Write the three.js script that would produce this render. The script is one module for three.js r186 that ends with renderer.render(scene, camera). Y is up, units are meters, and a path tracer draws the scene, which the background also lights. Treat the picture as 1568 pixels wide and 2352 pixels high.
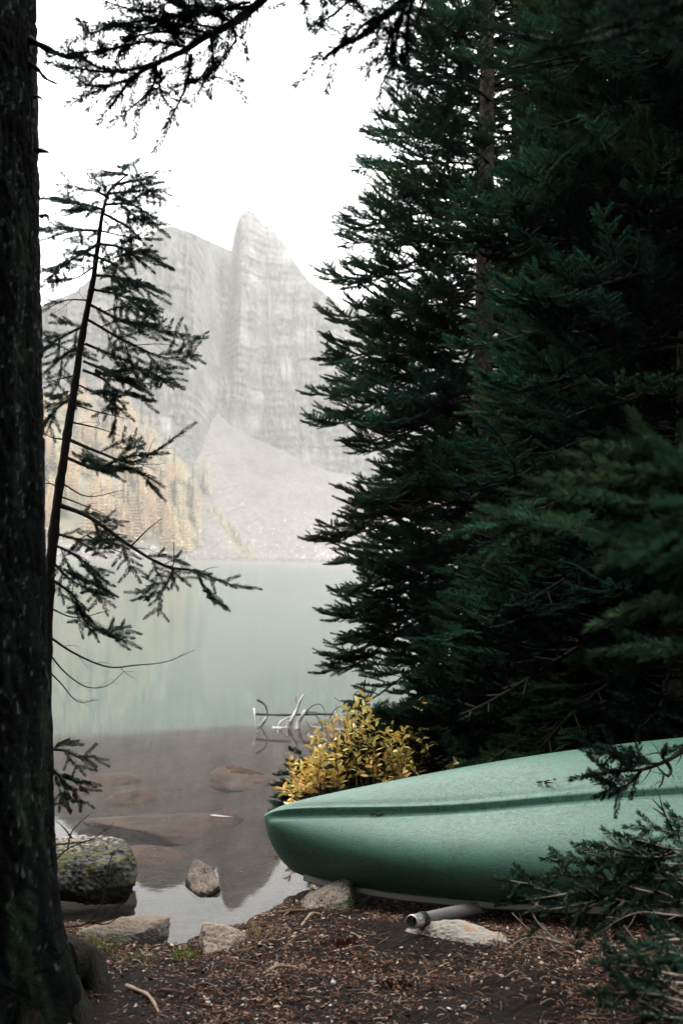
import * as THREE from 'three';
import { ImprovedNoise } from 'three/addons/math/ImprovedNoise.js';
import { mergeVertices } from 'three/addons/utils/BufferGeometryUtils.js';

// ------------------------------------------------------------------ camera, sky, sun, haze, exposure
const scene = new THREE.Scene();
const FOCAL = 996, EYE = 1.5;                                  // pixels of a 682 x 1024 frame; metres above the lake
const camera = new THREE.PerspectiveCamera(2 * Math.atan(512 / FOCAL) * 180 / Math.PI, 682 / 1024, 0.05, 4000);
camera.position.set(0, EYE, 0);
camera.setViewOffset(682, 1024, 0, -49, 682, 1024);            // the lens is held level and shifted up
camera.rotation.set(0, 0, THREE.MathUtils.degToRad(1.3), 'YXZ');
camera.focus = 4.9; camera.userData.fStop = 3.2;
camera.updateMatrixWorld(true);

const renderer = new THREE.WebGLRenderer({ antialias: true });
renderer.toneMapping = THREE.LinearToneMapping;
renderer.toneMappingExposure = 4.8;
renderer.shadowMap.enabled = true;

{ // an even overcast sky, brighter towards the zenith
  const w = 16, h = 128, a = new Float32Array(w * h * 4);
  for (let j = 0; j < h; j++) {
    const e = ((j + 0.5) / h - 0.5) * Math.PI, s = Math.max(0, Math.sin(e));
    const L = 0.78 + 0.62 * s;
    for (let i = 0; i < w; i++) a.set(e < 0 ? [0.16, 0.17, 0.16, 1] : [L * 0.985, L, L * 1.0, 1], (j * w + i) * 4);
  }
  const t = new THREE.DataTexture(a, w, h, THREE.RGBAFormat, THREE.FloatType);
  t.mapping = THREE.EquirectangularReflectionMapping; t.magFilter = t.minFilter = THREE.LinearFilter; t.needsUpdate = true;
  scene.background = t; scene.environment = t;
}
const sun = new THREE.DirectionalLight(0xfff6ea, 0.5);
sun.position.set(-14, 40, -20); sun.castShadow = true; sun.shadow.radius = 45;
Object.assign(sun.shadow.camera, { left: -20, right: 20, top: 20, bottom: -20, far: 120 });
scene.add(sun);
scene.fog = new THREE.FogExp2(0xf4f1ec, 0.00022);

// ------------------------------------------------------------------ helpers
const V = (x, y, z) => new THREE.Vector3(x, y, z);
function mulberry(a) { return () => { a |= 0; a = a + 0x6D2B79F5 | 0; let t = Math.imul(a ^ a >>> 15, 1 | a); t = t + Math.imul(t ^ t >>> 7, 61 | t) ^ t; return ((t ^ t >>> 14) >>> 0) / 4294967296; }; }
const PN = new ImprovedNoise();
const n3 = (x, y, z) => PN.noise(x + 31.7, y + 17.3, z + 5.1);
function fbm(x, y, z, o = 4) { let s = 0, a = 0.5, f = 1; for (let i = 0; i < o; i++) { s += a * n3(x * f, y * f, z * f); a *= 0.5; f *= 2.03; } return s; }
const clamp = THREE.MathUtils.clamp, lerp = THREE.MathUtils.lerp;
const sst = (a, b, x) => { const t = clamp((x - a) / (b - a), 0, 1); return t * t * (3 - 2 * t); };
function hash2(i, j, k = 0) { let h = Math.imul(i, 374761393) + Math.imul(j, 668265263) + Math.imul(k, 974634731); h = Math.imul(h ^ h >>> 13, 1274126177); return ((h ^ h >>> 16) >>> 0) / 4294967296; }
function worley(x, y, px = 0) { // [nearest, second, id] ; px = period in x
  const xi = Math.floor(x), yi = Math.floor(y); let a = 9, b = 9, id = 0;
  for (let j = -1; j <= 1; j++) for (let i = -1; i <= 1; i++) {
    let cx = xi + i; const cy = yi + j, wx = px ? ((cx % px) + px) % px : cx;
    const dx = cx + hash2(wx, cy, 1) - x, dy = cy + hash2(wx, cy, 2) - y, d = Math.hypot(dx, dy);
    if (d < a) { b = a; a = d; id = hash2(wx, cy, 3); } else if (d < b) b = d;
  }
  return [a, b, id];
}
const camR = camera.matrixWorld.clone();
// a ray of the photograph's frame (682 x 1024) out to a distance along the lens axis
function at(px, py, d) { return V((px - 341) / FOCAL * d, -(py - 561) / FOCAL * d, -d).applyMatrix4(camR); }
function onY(px, py, y = 0) { const a = at(px, py, 1).sub(camera.position); const k = (y - EYE) / a.y; return a.multiplyScalar(k).add(camera.position); }
const K = 1024 / 2352;
const O = (x, y, d) => at(x * K, y * K, d);
const OW = (x, y, h = 0) => onY(x * K, y * K, h);

const names = {};
function numbered(n) { const k = names[n] = (names[n] ?? -1) + 1; return k ? `${n}_${String(k).padStart(3, '0')}` : n; }
function shade(o) { o.castShadow = o.receiveShadow = true; return o; }
function thing(name, label, category, pos = V(0, 0, 0), turn = 0, group) {
  const o = new THREE.Group(); o.name = numbered(name); o.position.copy(pos); o.rotation.y = turn;
  o.userData = { label, category }; if (group) o.userData.group = group; scene.add(o); return o;
}
function part(name, geo, m, parent, kind) { const o = shade(new THREE.Mesh(geo, m)); o.name = name; if (kind) o.userData.kind = kind; parent.add(o); return o; }
function solid(name, geo, m, label, category, group) { const o = shade(new THREE.Mesh(geo, m)); o.name = numbered(name); o.userData = { label, category }; if (group) o.userData.group = group; scene.add(o); return o; }
function struct(name, geo, m, parent = scene) { const o = shade(new THREE.Mesh(geo, m)); o.name = parent === scene ? numbered(name) : name; o.userData = { kind: 'structure' }; parent.add(o); return o; }
function stuff(name, geo, m, mats, cols, parent, label, category) {
  const o = shade(new THREE.InstancedMesh(geo, m, mats.length)); o.name = parent === scene ? numbered(name) : name;
  mats.forEach((x, i) => { o.setMatrixAt(i, x); if (cols) o.setColorAt(i, cols[i % cols.length]); });
  o.userData.kind = 'stuff'; if (label) { o.userData.label = label; o.userData.category = category; }
  parent.add(o); return o;
}
class Acc { // collects triangles
  constructor() { this.p = []; this.n = []; this.u = []; this.c = []; this.i = []; }
  vert(x, y, z, a, b, c, u = 0, v = 0) { this.p.push(x, y, z); this.n.push(a, b, c); this.u.push(u, v); return this.p.length / 3 - 1; }
  tube(pts, r, sides = 6, v0 = 0) { // r: function of 0..1
    const N = pts.length, T = V(), U = V(), W = V(); let ref = V(0.13, 1, 0.21), len = v0, prev = -1;
    for (let k = 0; k < N; k++) {
      T.copy(pts[Math.min(N - 1, k + 1)]).sub(pts[Math.max(0, k - 1)]).normalize();
      U.copy(ref).addScaledVector(T, -ref.dot(T)); if (U.lengthSq() < 1e-4) U.set(1, 0, 0).addScaledVector(T, -T.x); U.normalize(); ref.copy(U); W.crossVectors(T, U);
      if (k) len += pts[k].distanceTo(pts[k - 1]);
      const R = r(k / (N - 1)), st = this.p.length / 3;
      for (let s = 0; s <= sides; s++) { const a = s / sides * Math.PI * 2, c = Math.cos(a), d = Math.sin(a), x = U.x * c + W.x * d, y = U.y * c + W.y * d, z = U.z * c + W.z * d; this.vert(pts[k].x + x * R, pts[k].y + y * R, pts[k].z + z * R, x, y, z, s / sides, len); }
      if (prev >= 0) for (let s = 0; s < sides; s++) this.i.push(prev + s, st + s + 1, st + s, prev + s, prev + s + 1, st + s + 1);
      prev = st;
    }
    for (const [k, e] of [[0, -1], [N - 1, 1]]) { // caps
      T.copy(pts[Math.min(N - 1, k + 1)]).sub(pts[Math.max(0, k - 1)]).normalize();
      const c = this.vert(pts[k].x, pts[k].y, pts[k].z, T.x * e, T.y * e, T.z * e), st = k ? prev : prev - (N - 1) * (sides + 1);
      for (let s = 0; s < sides; s++) e > 0 ? this.i.push(c, st + s, st + s + 1) : this.i.push(c, st + s + 1, st + s);
    }
    return this;
  }
  add(src, m) { // src: {p, n, i} arrays, transformed by m
    const st = this.p.length / 3, v = V(), e = m.elements;
    for (let k = 0; k < src.p.length; k += 3) {
      const x = src.p[k], y = src.p[k + 1], z = src.p[k + 2], a = src.n[k], b = src.n[k + 1], c = src.n[k + 2];
      v.set(e[0] * a + e[4] * b + e[8] * c, e[1] * a + e[5] * b + e[9] * c, e[2] * a + e[6] * b + e[10] * c).normalize();
      this.p.push(e[0] * x + e[4] * y + e[8] * z + e[12], e[1] * x + e[5] * y + e[9] * z + e[13], e[2] * x + e[6] * y + e[10] * z + e[14]); this.n.push(v.x, v.y, v.z); this.u.push(0, 0);
    }
    for (const q of src.i) this.i.push(q + st);
    return this;
  }
  geo() {
    const g = new THREE.BufferGeometry();
    g.setAttribute('position', new THREE.Float32BufferAttribute(this.p, 3)); g.setAttribute('normal', new THREE.Float32BufferAttribute(this.n, 3)); g.setAttribute('uv', new THREE.Float32BufferAttribute(this.u, 2));
    if (this.c.length) g.setAttribute('color', new THREE.Float32BufferAttribute(this.c, 3));
    g.setIndex(this.i); return g;
  }
}
const smooth = (pts, n) => new THREE.CatmullRomCurve3(pts, false, 'centripetal').getPoints(n ?? pts.length * 5);
function gridGeo(nu, nv, fn, uvf, colf) { // fn(i, j) -> Vector3
  const p = [], u = [], c = [], ix = [];
  for (let j = 0; j <= nv; j++) for (let i = 0; i <= nu; i++) { const v = fn(i / nu, j / nv); p.push(v.x, v.y, v.z); u.push(...uvf(i / nu, j / nv, v)); if (colf) c.push(...colf(i / nu, j / nv, v)); }
  for (let j = 0; j < nv; j++) for (let i = 0; i < nu; i++) { const a = j * (nu + 1) + i, b = a + nu + 1; ix.push(a, a + 1, b, a + 1, b + 1, b); }
  const g = new THREE.BufferGeometry(); g.setAttribute('position', new THREE.Float32BufferAttribute(p, 3)); g.setAttribute('uv', new THREE.Float32BufferAttribute(u, 2));
  if (colf) g.setAttribute('color', new THREE.Float32BufferAttribute(c, 3)); g.setIndex(ix); g.computeVertexNormals(); return g;
}
function tex(size, fn, srgb = false) { // fn(u, v) -> [r, g, b] 0..1
  const a = new Uint8Array(size * size * 4);
  for (let j = 0; j < size; j++) for (let i = 0; i < size; i++) { const c = fn(i / size, j / size); a.set([clamp(c[0], 0, 1) * 255, clamp(c[1], 0, 1) * 255, clamp(c[2], 0, 1) * 255, 255], (j * size + i) * 4); }
  const t = new THREE.DataTexture(a, size, size); t.wrapS = t.wrapT = THREE.RepeatWrapping; t.magFilter = THREE.LinearFilter; t.minFilter = THREE.LinearFilter; if (srgb) t.colorSpace = THREE.SRGBColorSpace; t.needsUpdate = true; return t;
}
function tileNoise(u, v, f, o = 5) { // fbm that tiles over 0..1, by walking round a torus
  let s = 0, a = 0.5; const A = u * Math.PI * 2, B = v * Math.PI * 2;
  for (let k = 0; k < o; k++) { const r = f / 6.283; s += a * PN.noise(Math.cos(A) * r + 11 + k, Math.sin(A) * r + Math.cos(B) * r * 1.0 + 7, Math.sin(B) * r + 3 * k); a *= 0.55; f *= 2.1; }
  return s;
}
const greyTex = (size, fn) => tex(size, (u, v) => { const g = fn(u, v); return [g, g, g]; });
const noiseTex = greyTex(256, (u, v) => 0.5 + 0.75 * tileNoise(u, v, 9, 5));
const rep = (t, x, y = x) => { const c = t.clone(); c.repeat.set(x, y); c.needsUpdate = true; return c; };
const std = (o) => new THREE.MeshPhysicalMaterial({ roughness: 0.9, specularIntensity: 0.35, ...o });
const rgb = (r, g, b) => new THREE.Color().setRGB(r, g, b);

// ------------------------------------------------------------------ shore and ground
const CAN = { x0: -0.2272, y0: 0.1242, z0: -4.595, yaw: 0.24423, pit: 0.1381, til: 0.54315, b: 0.4382, dm: 0.2945, d0: 0.2681, eb: 0.65837, ed: 1.67795, fl: 0.56001, rk: 0.0304, rl: 0.5729, sr: 0.0605, sl: 0.2962, L: 4.465 };
const shore = [[-60, 940], [0, 932], [60, 926], [97, 922], [130, 938], [160, 946], [174, 948], [188, 946], [205, 936], [238, 926], [268, 908], [292, 894], [308, 888], [336, 880], [348, 856], [322, 822], [294, 806], [289, 794], [330, 748], [376, 714], [430, 690]].map(([x, y]) => { const p = onY(x, y, 0); return [p.x, p.z]; });
{ const a = shore[0], z = shore[shore.length - 1]; shore.unshift([-60, 4], [-14, -2.2], [-5, -3.5]); shore.push([z[0] + 1.2, z[1] - 1.0], [z[0] + 6, z[1] - 3.5], [60, -26]); }
function shoreDist(x, z) { // signed: > 0 on land
  let best = 1e9, sgn = 1;
  for (let k = 0; k + 1 < shore.length; k++) {
    const [ax, az] = shore[k], [bx, bz] = shore[k + 1], dx = bx - ax, dz = bz - az, t = clamp(((x - ax) * dx + (z - az) * dz) / (dx * dx + dz * dz), 0, 1), ex = x - ax - dx * t, ez = z - az - dz * t, d = ex * ex + ez * ez;
    if (d < best - 1e-9) { best = d; sgn = dx * (z - az) - dz * (x - ax) > 0 ? 1 : -1; }
  }
  return sgn * Math.sqrt(best);
}
const rail = Array.from({ length: 40 }, (_, k) => hullPoint(k / 39, -1));
function groundY(x, z) {
  const y = bareGround(x, z); let best = 9, top = 0; // the soil lies below the canoe rail
  for (const p of rail) { const d = Math.hypot(x - p.x, Math.min(0, z - p.z + 0.25) * 0.45 + Math.max(0, z - p.z)); if (d < best) { best = d; top = p.y; } }
  const cap = top - 0.062 + Math.max(0, best - 0.05) * 0.26, k = clamp(0.5 + (cap - y) / 0.1, 0, 1);
  return Math.min(y, lerp(cap, y, k) - 0.025 * k * (1 - k) * 2);
}
function bareGround(x, z) {
  const s = shoreDist(x, z) + 0.05 * fbm(x * 5, 3, z * 5, 3);
  let y;
  if (s > 0) y = 0.055 * (1 - Math.exp(-s / 0.14)) + 0.055 * (1 - Math.exp(-s / 1.0)) + 0.022 * s;
  else { const d = -s; y = -0.10 * (1 - Math.exp(-d / 0.35)) - 0.06 * d; }
  const off = -z - 0.06 * x; // distance out into the lake: the shelf drops off
  y -= 0.9 * sst(7.0, 19, off + 0.5 * fbm(x * 0.5, 9, z * 0.3, 3)) * (s < 0 ? clamp(-s / 1.5, 0, 1) : 0);
  y += (s > 0 ? 0.035 : 0.05) * fbm(x * 1.7, 1, z * 1.7, 3) + 0.022 * fbm(x * 7, 4, z * 7, 3) + (s > 0 ? 0.010 * fbm(x * 40, 4, z * 40, 2) : 0);
  return y;
}
const gtex = tex(512, (u, v) => { const a = tileNoise(u, v, 26, 5), b = tileNoise(u + 0.37, v + 0.11, 60, 3), k = 0.62 + 0.9 * a + 0.5 * b; return [k * 1.06, k, k * 0.94]; }, true);
const ground = (() => {
  const N = 330, w = (t, c, s) => { const q = t * 2 - 1; return c + s * (0.055 * q + 0.945 * Math.sign(q) * Math.abs(q) ** 3.6); };
  const g = gridGeo(N, N, (i, j) => { const x = w(i, 0.25, 45), z = w(j, -3.4, 42); return V(x, z < -30 ? -4.5 : groundY(x, z), z); }, (i, j, v) => [v.x / 0.9, v.z / 0.9], (i, j, v) => {
    const m = fbm(v.x * 1.3, 2, v.z * 1.3, 4), q = fbm(v.x * 9, 5, v.z * 9, 3);
    if (v.y > 0.004) { const wet = sst(0.06, 0.005, v.y), k = (0.75 + 0.9 * q) * (1 - 0.45 * wet); return [0.0150 * k * (1 + 0.5 * m), 0.0082 * k, 0.0055 * k]; }
    const d = sst(0, -0.7, v.y), k = 0.75 + 0.9 * m + 0.5 * q;
    return (() => { const e = sst(-0.34, -1.25, v.y); return [lerp(lerp(0.038, 0.036, d) * k, 0.085, e), lerp(lerp(0.024, 0.031, d) * k, 0.125, e), lerp(lerp(0.009, 0.015, d) * k, 0.103, e)]; })();
  });
  return struct('ground', g, std({ vertexColors: true, map: gtex, bumpMap: rep(noiseTex, 3), bumpScale: 0.012, roughness: 0.95 }));
})();

// ------------------------------------------------------------------ lake
const lakeFloor = struct('lake_bed', gridGeo(8, 8, (i, j) => V(-900 + i * 1800, -1.32, -11 - j * 1100), (i, j) => [i, j]), std({ color: rgb(0.036, 0.052, 0.042), roughness: 1 }));
{
  const wave = greyTex(512, (u, v) => 0.5 + 0.55 * tileNoise(u, v * 1, 14, 4)), rough = (() => { const a = new Uint8Array(128 * 4); for (let k = 0; k < 128; k++) a.set([0, 255 * lerp(0.03, 0.8, sst(0.04, 0.2, k / 127)), 0, 255], k * 4); const t = new THREE.DataTexture(a, 1, 128); t.magFilter = THREE.LinearFilter; t.channel = 1; t.needsUpdate = true; return t; })();
  const m = new THREE.MeshPhysicalMaterial({ color: 0xffffff, transmission: 1, thickness: 0, ior: 1.34, specularIntensity: 0.58, roughness: 0.13, roughnessMap: rough, bumpMap: wave, bumpScale: 0.00007 });
  const g = gridGeo(40, 240, (i, j) => { const d = -2 + 1150 * Math.pow(j, 2.8); return V(-900 + 1800 * i, 0, -d); }, (i, j, v) => [v.x / 1.1, v.z / 0.55]);
  const pos = g.attributes.position, uv1 = new Float32Array(pos.count * 2); for (let k = 0; k < pos.count; k++) { uv1[2 * k] = 0.5; uv1[2 * k + 1] = clamp(-pos.getZ(k) / 100, 0.004, 0.996); }
  g.setAttribute('uv1', new THREE.BufferAttribute(uv1, 2));
  struct('lake_water', g, m);
}

// ------------------------------------------------------------------ mountain, scree and the far wood
const tanUp = (py) => (561 - py) / FOCAL;                       // slope of a sight line at the middle of the frame
const poly = (pts) => (x) => { if (x <= pts[0][0]) return pts[0][1]; for (let k = 1; k < pts.length; k++) if (x <= pts[k][0]) return lerp(pts[k - 1][1], pts[k][1], (x - pts[k - 1][0]) / (pts[k][0] - pts[k - 1][0])); return pts[pts.length - 1][1]; };
const ofFrame = (pts) => pts.map(([x, y]) => { const d = at(x, y, 1).sub(camera.position); return [341 + FOCAL * d.x / -d.z, 561 + FOCAL * d.y / d.z]; }), FAR = 2.5;
const sky_ = poly(ofFrame([[-400, 330], [-200, 300], [-60, 330], [20, 318], [48, 300], [75, 290], [100, 268], [125, 254], [140, 246], [146, 236], [156, 229], [165, 225], [172, 224], [184, 228], [200, 234], [212, 241], [222, 245], [231, 248.5], [232.5, 239], [235, 228], [238, 217], [242, 210], [248, 207.6], [254, 211], [259, 217], [263, 223.5], [270, 226], [277, 232], [283, 240], [289, 253], [298, 265], [306, 276], [317, 286], [328, 294], [339, 303], [342, 308], [344, 312], [347, 305], [354, 302], [380, 301], [420, 306], [480, 312], [560, 316], [680, 322], [800, 340], [1100, 380]]));
const foot_ = poly(ofFrame([[-400, 470], [-100, 440], [40, 395], [90, 392], [130, 402], [165, 440], [190, 468], [200, 452], [212, 418], [218, 412], [226, 420], [250, 436], [275, 446], [300, 458], [330, 470], [380, 480], [500, 470], [700, 480], [1100, 500]]));
const shoreR = poly([[-400, 215], [-60, 235], [60, 262], [120, 282], [160, 300], [195, 318], [206, 330], [258, 372], [330, 378], [420, 372], [700, 340], [1100, 300]]);
const hillSlope = poly([[-400, 0.62], [60, 0.62], [170, 0.66], [205, 0.56], [330, 0.52], [1100, 0.5]]);
const dirOf = (px) => { const a = (px - 341) / FOCAL; return [a, -1]; };
const farPoint = (px, t) => sheetPoint(px, t).multiplyScalar(FAR);
function sheetPoint(px, t) { // t 0..1 shore to cliff foot, 1..2 cliff, 2..3 the back
  const [dx, dz] = dirOf(px), r0 = shoreR(px), s = hillSlope(px), ef = tanUp(foot_(px) + 2.2 * fbm(px * 0.09, 4, 1, 4)), es = tanUp(sky_(px) + 2.6 * fbm(px * 0.22, 8, 2, 4));
  const rf = s * r0 / (s - ef) || r0, yf = ef * rf, st = 3.1 + 0.8 * fbm(px * 0.02, 3, 3, 2);
  const rs = Math.max(rf + 4, (st * rf - yf) / (st - es)), ys = es * rs;
  let r, y;
  if (t <= 1) { r = lerp(r0, rf, t); y = s * (r - r0); y += 2.2 * fbm(px * 0.035, r * 0.03, 6, 4) * Math.sin(Math.PI * Math.min(t, 1)); r += 0; if (t < 0.02) y -= (0.02 - t) * 250; }
  else if (t <= 2) {
    const q = t - 1, k = Math.pow(q, 0.92); r = lerp(rf, rs, k); y = lerp(yf, ys, q);
    const fade = Math.min(1, q * 6, (1 - q) * 7), X = px * 0.42, Y = y * 0.35;
    let e = 4.2 * fbm(X * 0.11, Y * 0.04, 2, 5) * 2 + 1.5 * (1 - 2 * Math.abs(fbm(X * 0.33, Y * 0.07, 9, 3) * 2)) + 1.3 * fbm(X * 0.9, Y * 0.5, 9, 4) * 2;
    const lay = y / 7.5 + 0.6 * fbm(px * 0.02, 1, 3, 3); const led = sst(-0.1, 0.3, fbm(px * 0.05, y * 0.05, 13, 3)); e += led * (1.7 * (lay - Math.floor(lay) - 0.5) + 0.5 * ((lay * 2.7) % 1 - 0.5));
    const gully = Math.exp(-(((px - (229.5 - 9 * sst(0.95, 0.25, q))) / (3.5 + 5 * (1 - q))) ** 2)) * sst(0.12, 0.5, q); e += 17 * gully;
    const rib = Math.exp(-(((px - 252) / 26) ** 2)); e -= 7 * rib * (1 - 0.4 * q);
    e += 8 * Math.exp(-(((px - 205) / 14) ** 2)) * sst(0.1, 0.6, q);
    r += e * fade;
  } else { const q = t - 2; r = rs + 90 * q; y = ys - 75 * q * q - 25 * q; }
  return V(dx * r, y, dz * r);
}
const pxOf = (i) => i < 0.07 ? lerp(-320, 25, i / 0.07) : i < 0.9 ? lerp(25, 400, (i - 0.07) / 0.83) : lerp(400, 1020, (i - 0.9) / 0.1);
const rockCol = (px, t, w) => {
  const v = w.clone().divideScalar(FAR);
  if (t <= 1) {
    const n = fbm(v.x * 0.05, v.y * 0.05, v.z * 0.05, 4), f = fbm(v.x * 0.3, v.y * 0.3, v.z * 0.3, 3);
    const wood = sst(206, 190, px + 12 * n) * sst(0.03, 0.1, t), strip = Math.exp(-(((px - (206 + 48 * (1 - t * 3.2))) / 7) ** 2)) * sst(0.34, 0.28, t) * sst(200, 207, px);
    const k = 0.125 + 0.05 * n + 0.05 * f; const a = [k * 1.05, k * 0.97, k * 0.89], g = [0.13 + 0.1 * n, 0.125 + 0.08 * n, 0.075];
    const w = clamp(Math.max(wood * 0.85, strip * 0.8), 0, 1); return a.map((q, i) => lerp(q, g[i], w));
  }
  const lay = Math.sin(v.y * 0.42 + 2.5 * fbm(px * 0.03, v.y * 0.05, 1, 3)) * 0.5 + 0.5, n = fbm(px * 0.12, v.y * 0.06, 5, 5), pale = sst(0.05, 0.35, fbm(px * 0.06, v.y * 0.03, 11, 4)) * lay;
  const f2 = fbm(px * 0.5, v.y * 0.35, 7, 3), crack = sst(0.05, 0.0, Math.abs(fbm(px * 0.16, v.y * 0.06, 3, 3))) * 0.03; const band = Math.sin(v.y * 1.6 + 3 * fbm(px * 0.02, v.y * 0.04, 4, 3)) * sst(-0.15, 0.2, fbm(px * 0.05, v.y * 0.06, 17, 3)); const k = 0.090 - 0.05 * Math.exp(-(((px - 226) / 5) ** 2)) - 0.7 * crack + 0.10 * f2 + 0.11 * n + 0.034 * band + 0.035 * lay * sst(215, 245, px) + 0.09 * pale;
  const veg = sst(0.0, 0.3, fbm(px * 0.08, v.y * 0.07, 21, 4)) * sst(240, 190, px) * 0.5;
  return [lerp(k * 1.02, 0.085, veg), lerp(k * 0.985, 0.092, veg), lerp(k * 0.95, 0.075, veg)];
};
struct('mountain', gridGeo(560, 380, (i, j) => farPoint(pxOf(i), j < 0.36 ? j / 0.36 : j < 0.94 ? 1 + (j - 0.36) / 0.58 : 2 + (j - 0.94) / 0.06), (i, j, v) => [v.x / 30, v.y / 30], (i, j, v) => rockCol(pxOf(i), j < 0.36 ? j / 0.36 : j < 0.94 ? 1 + (j - 0.36) / 0.58 : 2.2, v)), std({ vertexColors: true, bumpMap: noiseTex, bumpScale: 2.5, roughness: 1 }));

// ------------------------------------------------------------------ conifer making
const needleM = std({ color: 0xffffff, roughness: 0.5 });
const barkTex = tex(512, (u, v) => { const w = worley(u * 14, v * 26, 14), k = 0.5 + 0.35 * tileNoise(u, v, 20, 4) - 0.28 * sst(0.12, 0.0, w[1] - w[0]) + 0.25 * (w[2] - 0.5); return [k * 1.03, k, k * 0.95]; }, true);
const barkBump = greyTex(512, (u, v) => { const w = worley(u * 14, v * 26, 14); return 0.25 + 0.5 * sst(0, 0.25, w[1] - w[0]) + 0.3 * tileNoise(u, v, 40, 4) + 0.15 * w[2]; });
const barkM = std({ color: rgb(0.20, 0.165, 0.145), map: rep(barkTex, 1, 0.8), bumpMap: rep(barkBump, 1, 0.8), bumpScale: 0.008, roughness: 0.95 });
const darkBarkM = std({ color: rgb(0.10, 0.085, 0.075), map: rep(barkTex, 1, 1.1), bumpMap: rep(barkBump, 1, 1.1), bumpScale: 0.006, roughness: 0.95 });
const greyBarkM = std({ color: rgb(0.27, 0.235, 0.215), map: rep(barkTex, 1, 1.1), bumpMap: rep(barkBump, 1, 1.1), bumpScale: 0.006, roughness: 0.95 });
const twigM = std({ color: rgb(0.018, 0.016, 0.014), roughness: 0.9 });
const paleTwigM = std({ color: rgb(0.32, 0.27, 0.21), roughness: 0.85 });

function sprigSrc(seed, { L = 0.1, n = 110, len = 0.0145, w = 0.0017, fwd = 0.75, up = 0.0 } = {}) { // a shoot along +Z clothed in needles
  const R = mulberry(seed), a = { p: [], n: [], i: [] }, d = V(), s = V(), b = V(), m = V(), c = V();
  for (let k = 0; k < n; k++) {
    const t = (k + R()) / n * L, f = R() * Math.PI * 2, tip = t / L; d.set(Math.cos(f), Math.sin(f) + up, 0).normalize().multiplyScalar(1).add(V(0, 0, fwd * (0.6 + 0.8 * R()) + tip * tip * tip * 1.2)).normalize();
    s.set(R() - 0.5, R() - 0.5, R() - 0.5).cross(d).normalize(); c.crossVectors(d, s);
    const l = len * (0.7 + 0.5 * R()), st = a.p.length / 3, ww = w * (0.8 + 0.4 * R());
    b.set(0, 0, t); m.copy(b).addScaledVector(d, l * 0.5);
    a.p.push(b.x, b.y, b.z, m.x + s.x * ww / 2, m.y + s.y * ww / 2, m.z + s.z * ww / 2, m.x - s.x * ww / 2, m.y - s.y * ww / 2, m.z - s.z * ww / 2, b.x + d.x * l, b.y + d.y * l, b.z + d.z * l);
    for (let q = 0; q < 4; q++) a.n.push(c.x, c.y, c.z);
    a.i.push(st, st + 1, st + 2, st + 1, st + 3, st + 2);
  }
  return a;
}
const toGeo = (a) => { const x = new Acc(); x.add(a, new THREE.Matrix4()); return x.geo(); };
const SPRUCE = [1, 2, 3].map((s) => sprigSrc(s, { L: 0.1, n: 200, len: 0.0185, w: 0.0023, fwd: 0.5 }));
const FIR = [11, 12, 13].map((s) => sprigSrc(s, { L: 0.085, n: 165, len: 0.0195, w: 0.0027, fwd: 0.8, up: 0.25 }));
const THIN = [21, 22].map((s) => sprigSrc(s, { L: 0.1, n: 170, len: 0.019, w: 0.0029, fwd: 0.5 }));
const spruceG = SPRUCE.map(toGeo), thinG = THIN.map(toGeo);
const QZ = V(0, 0, 1);
function sprigMatrix(p, dir, R, scale = 1) { const q = new THREE.Quaternion().setFromUnitVectors(QZ, dir).multiply(new THREE.Quaternion().setFromAxisAngle(QZ, R() * 6.283)); return new THREE.Matrix4().compose(p, q, V(scale, scale, scale)); }
function clothe(pts, from, step, R, out, scale = 1) { // shoots end to end along a twig
  let L = 0; const cum = [0]; for (let k = 1; k < pts.length; k++) cum.push(L += pts[k].distanceTo(pts[k - 1]));
  const where = (s) => { let k = 1; while (k < pts.length - 1 && cum[k] < s) k++; const t = (s - cum[k - 1]) / (cum[k] - cum[k - 1] || 1); return [pts[k - 1].clone().lerp(pts[k], t), pts[k].clone().sub(pts[k - 1]).normalize()]; };
  for (let s = Math.max(from * L, 0); s < L - step * 0.15; s += step * (0.85 + 0.3 * R())) { const [p, d] = where(s); out.push(sprigMatrix(p, d.lengthSq() ? d : QZ, R, scale * (0.85 + 0.3 * R()))); }
}
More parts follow.
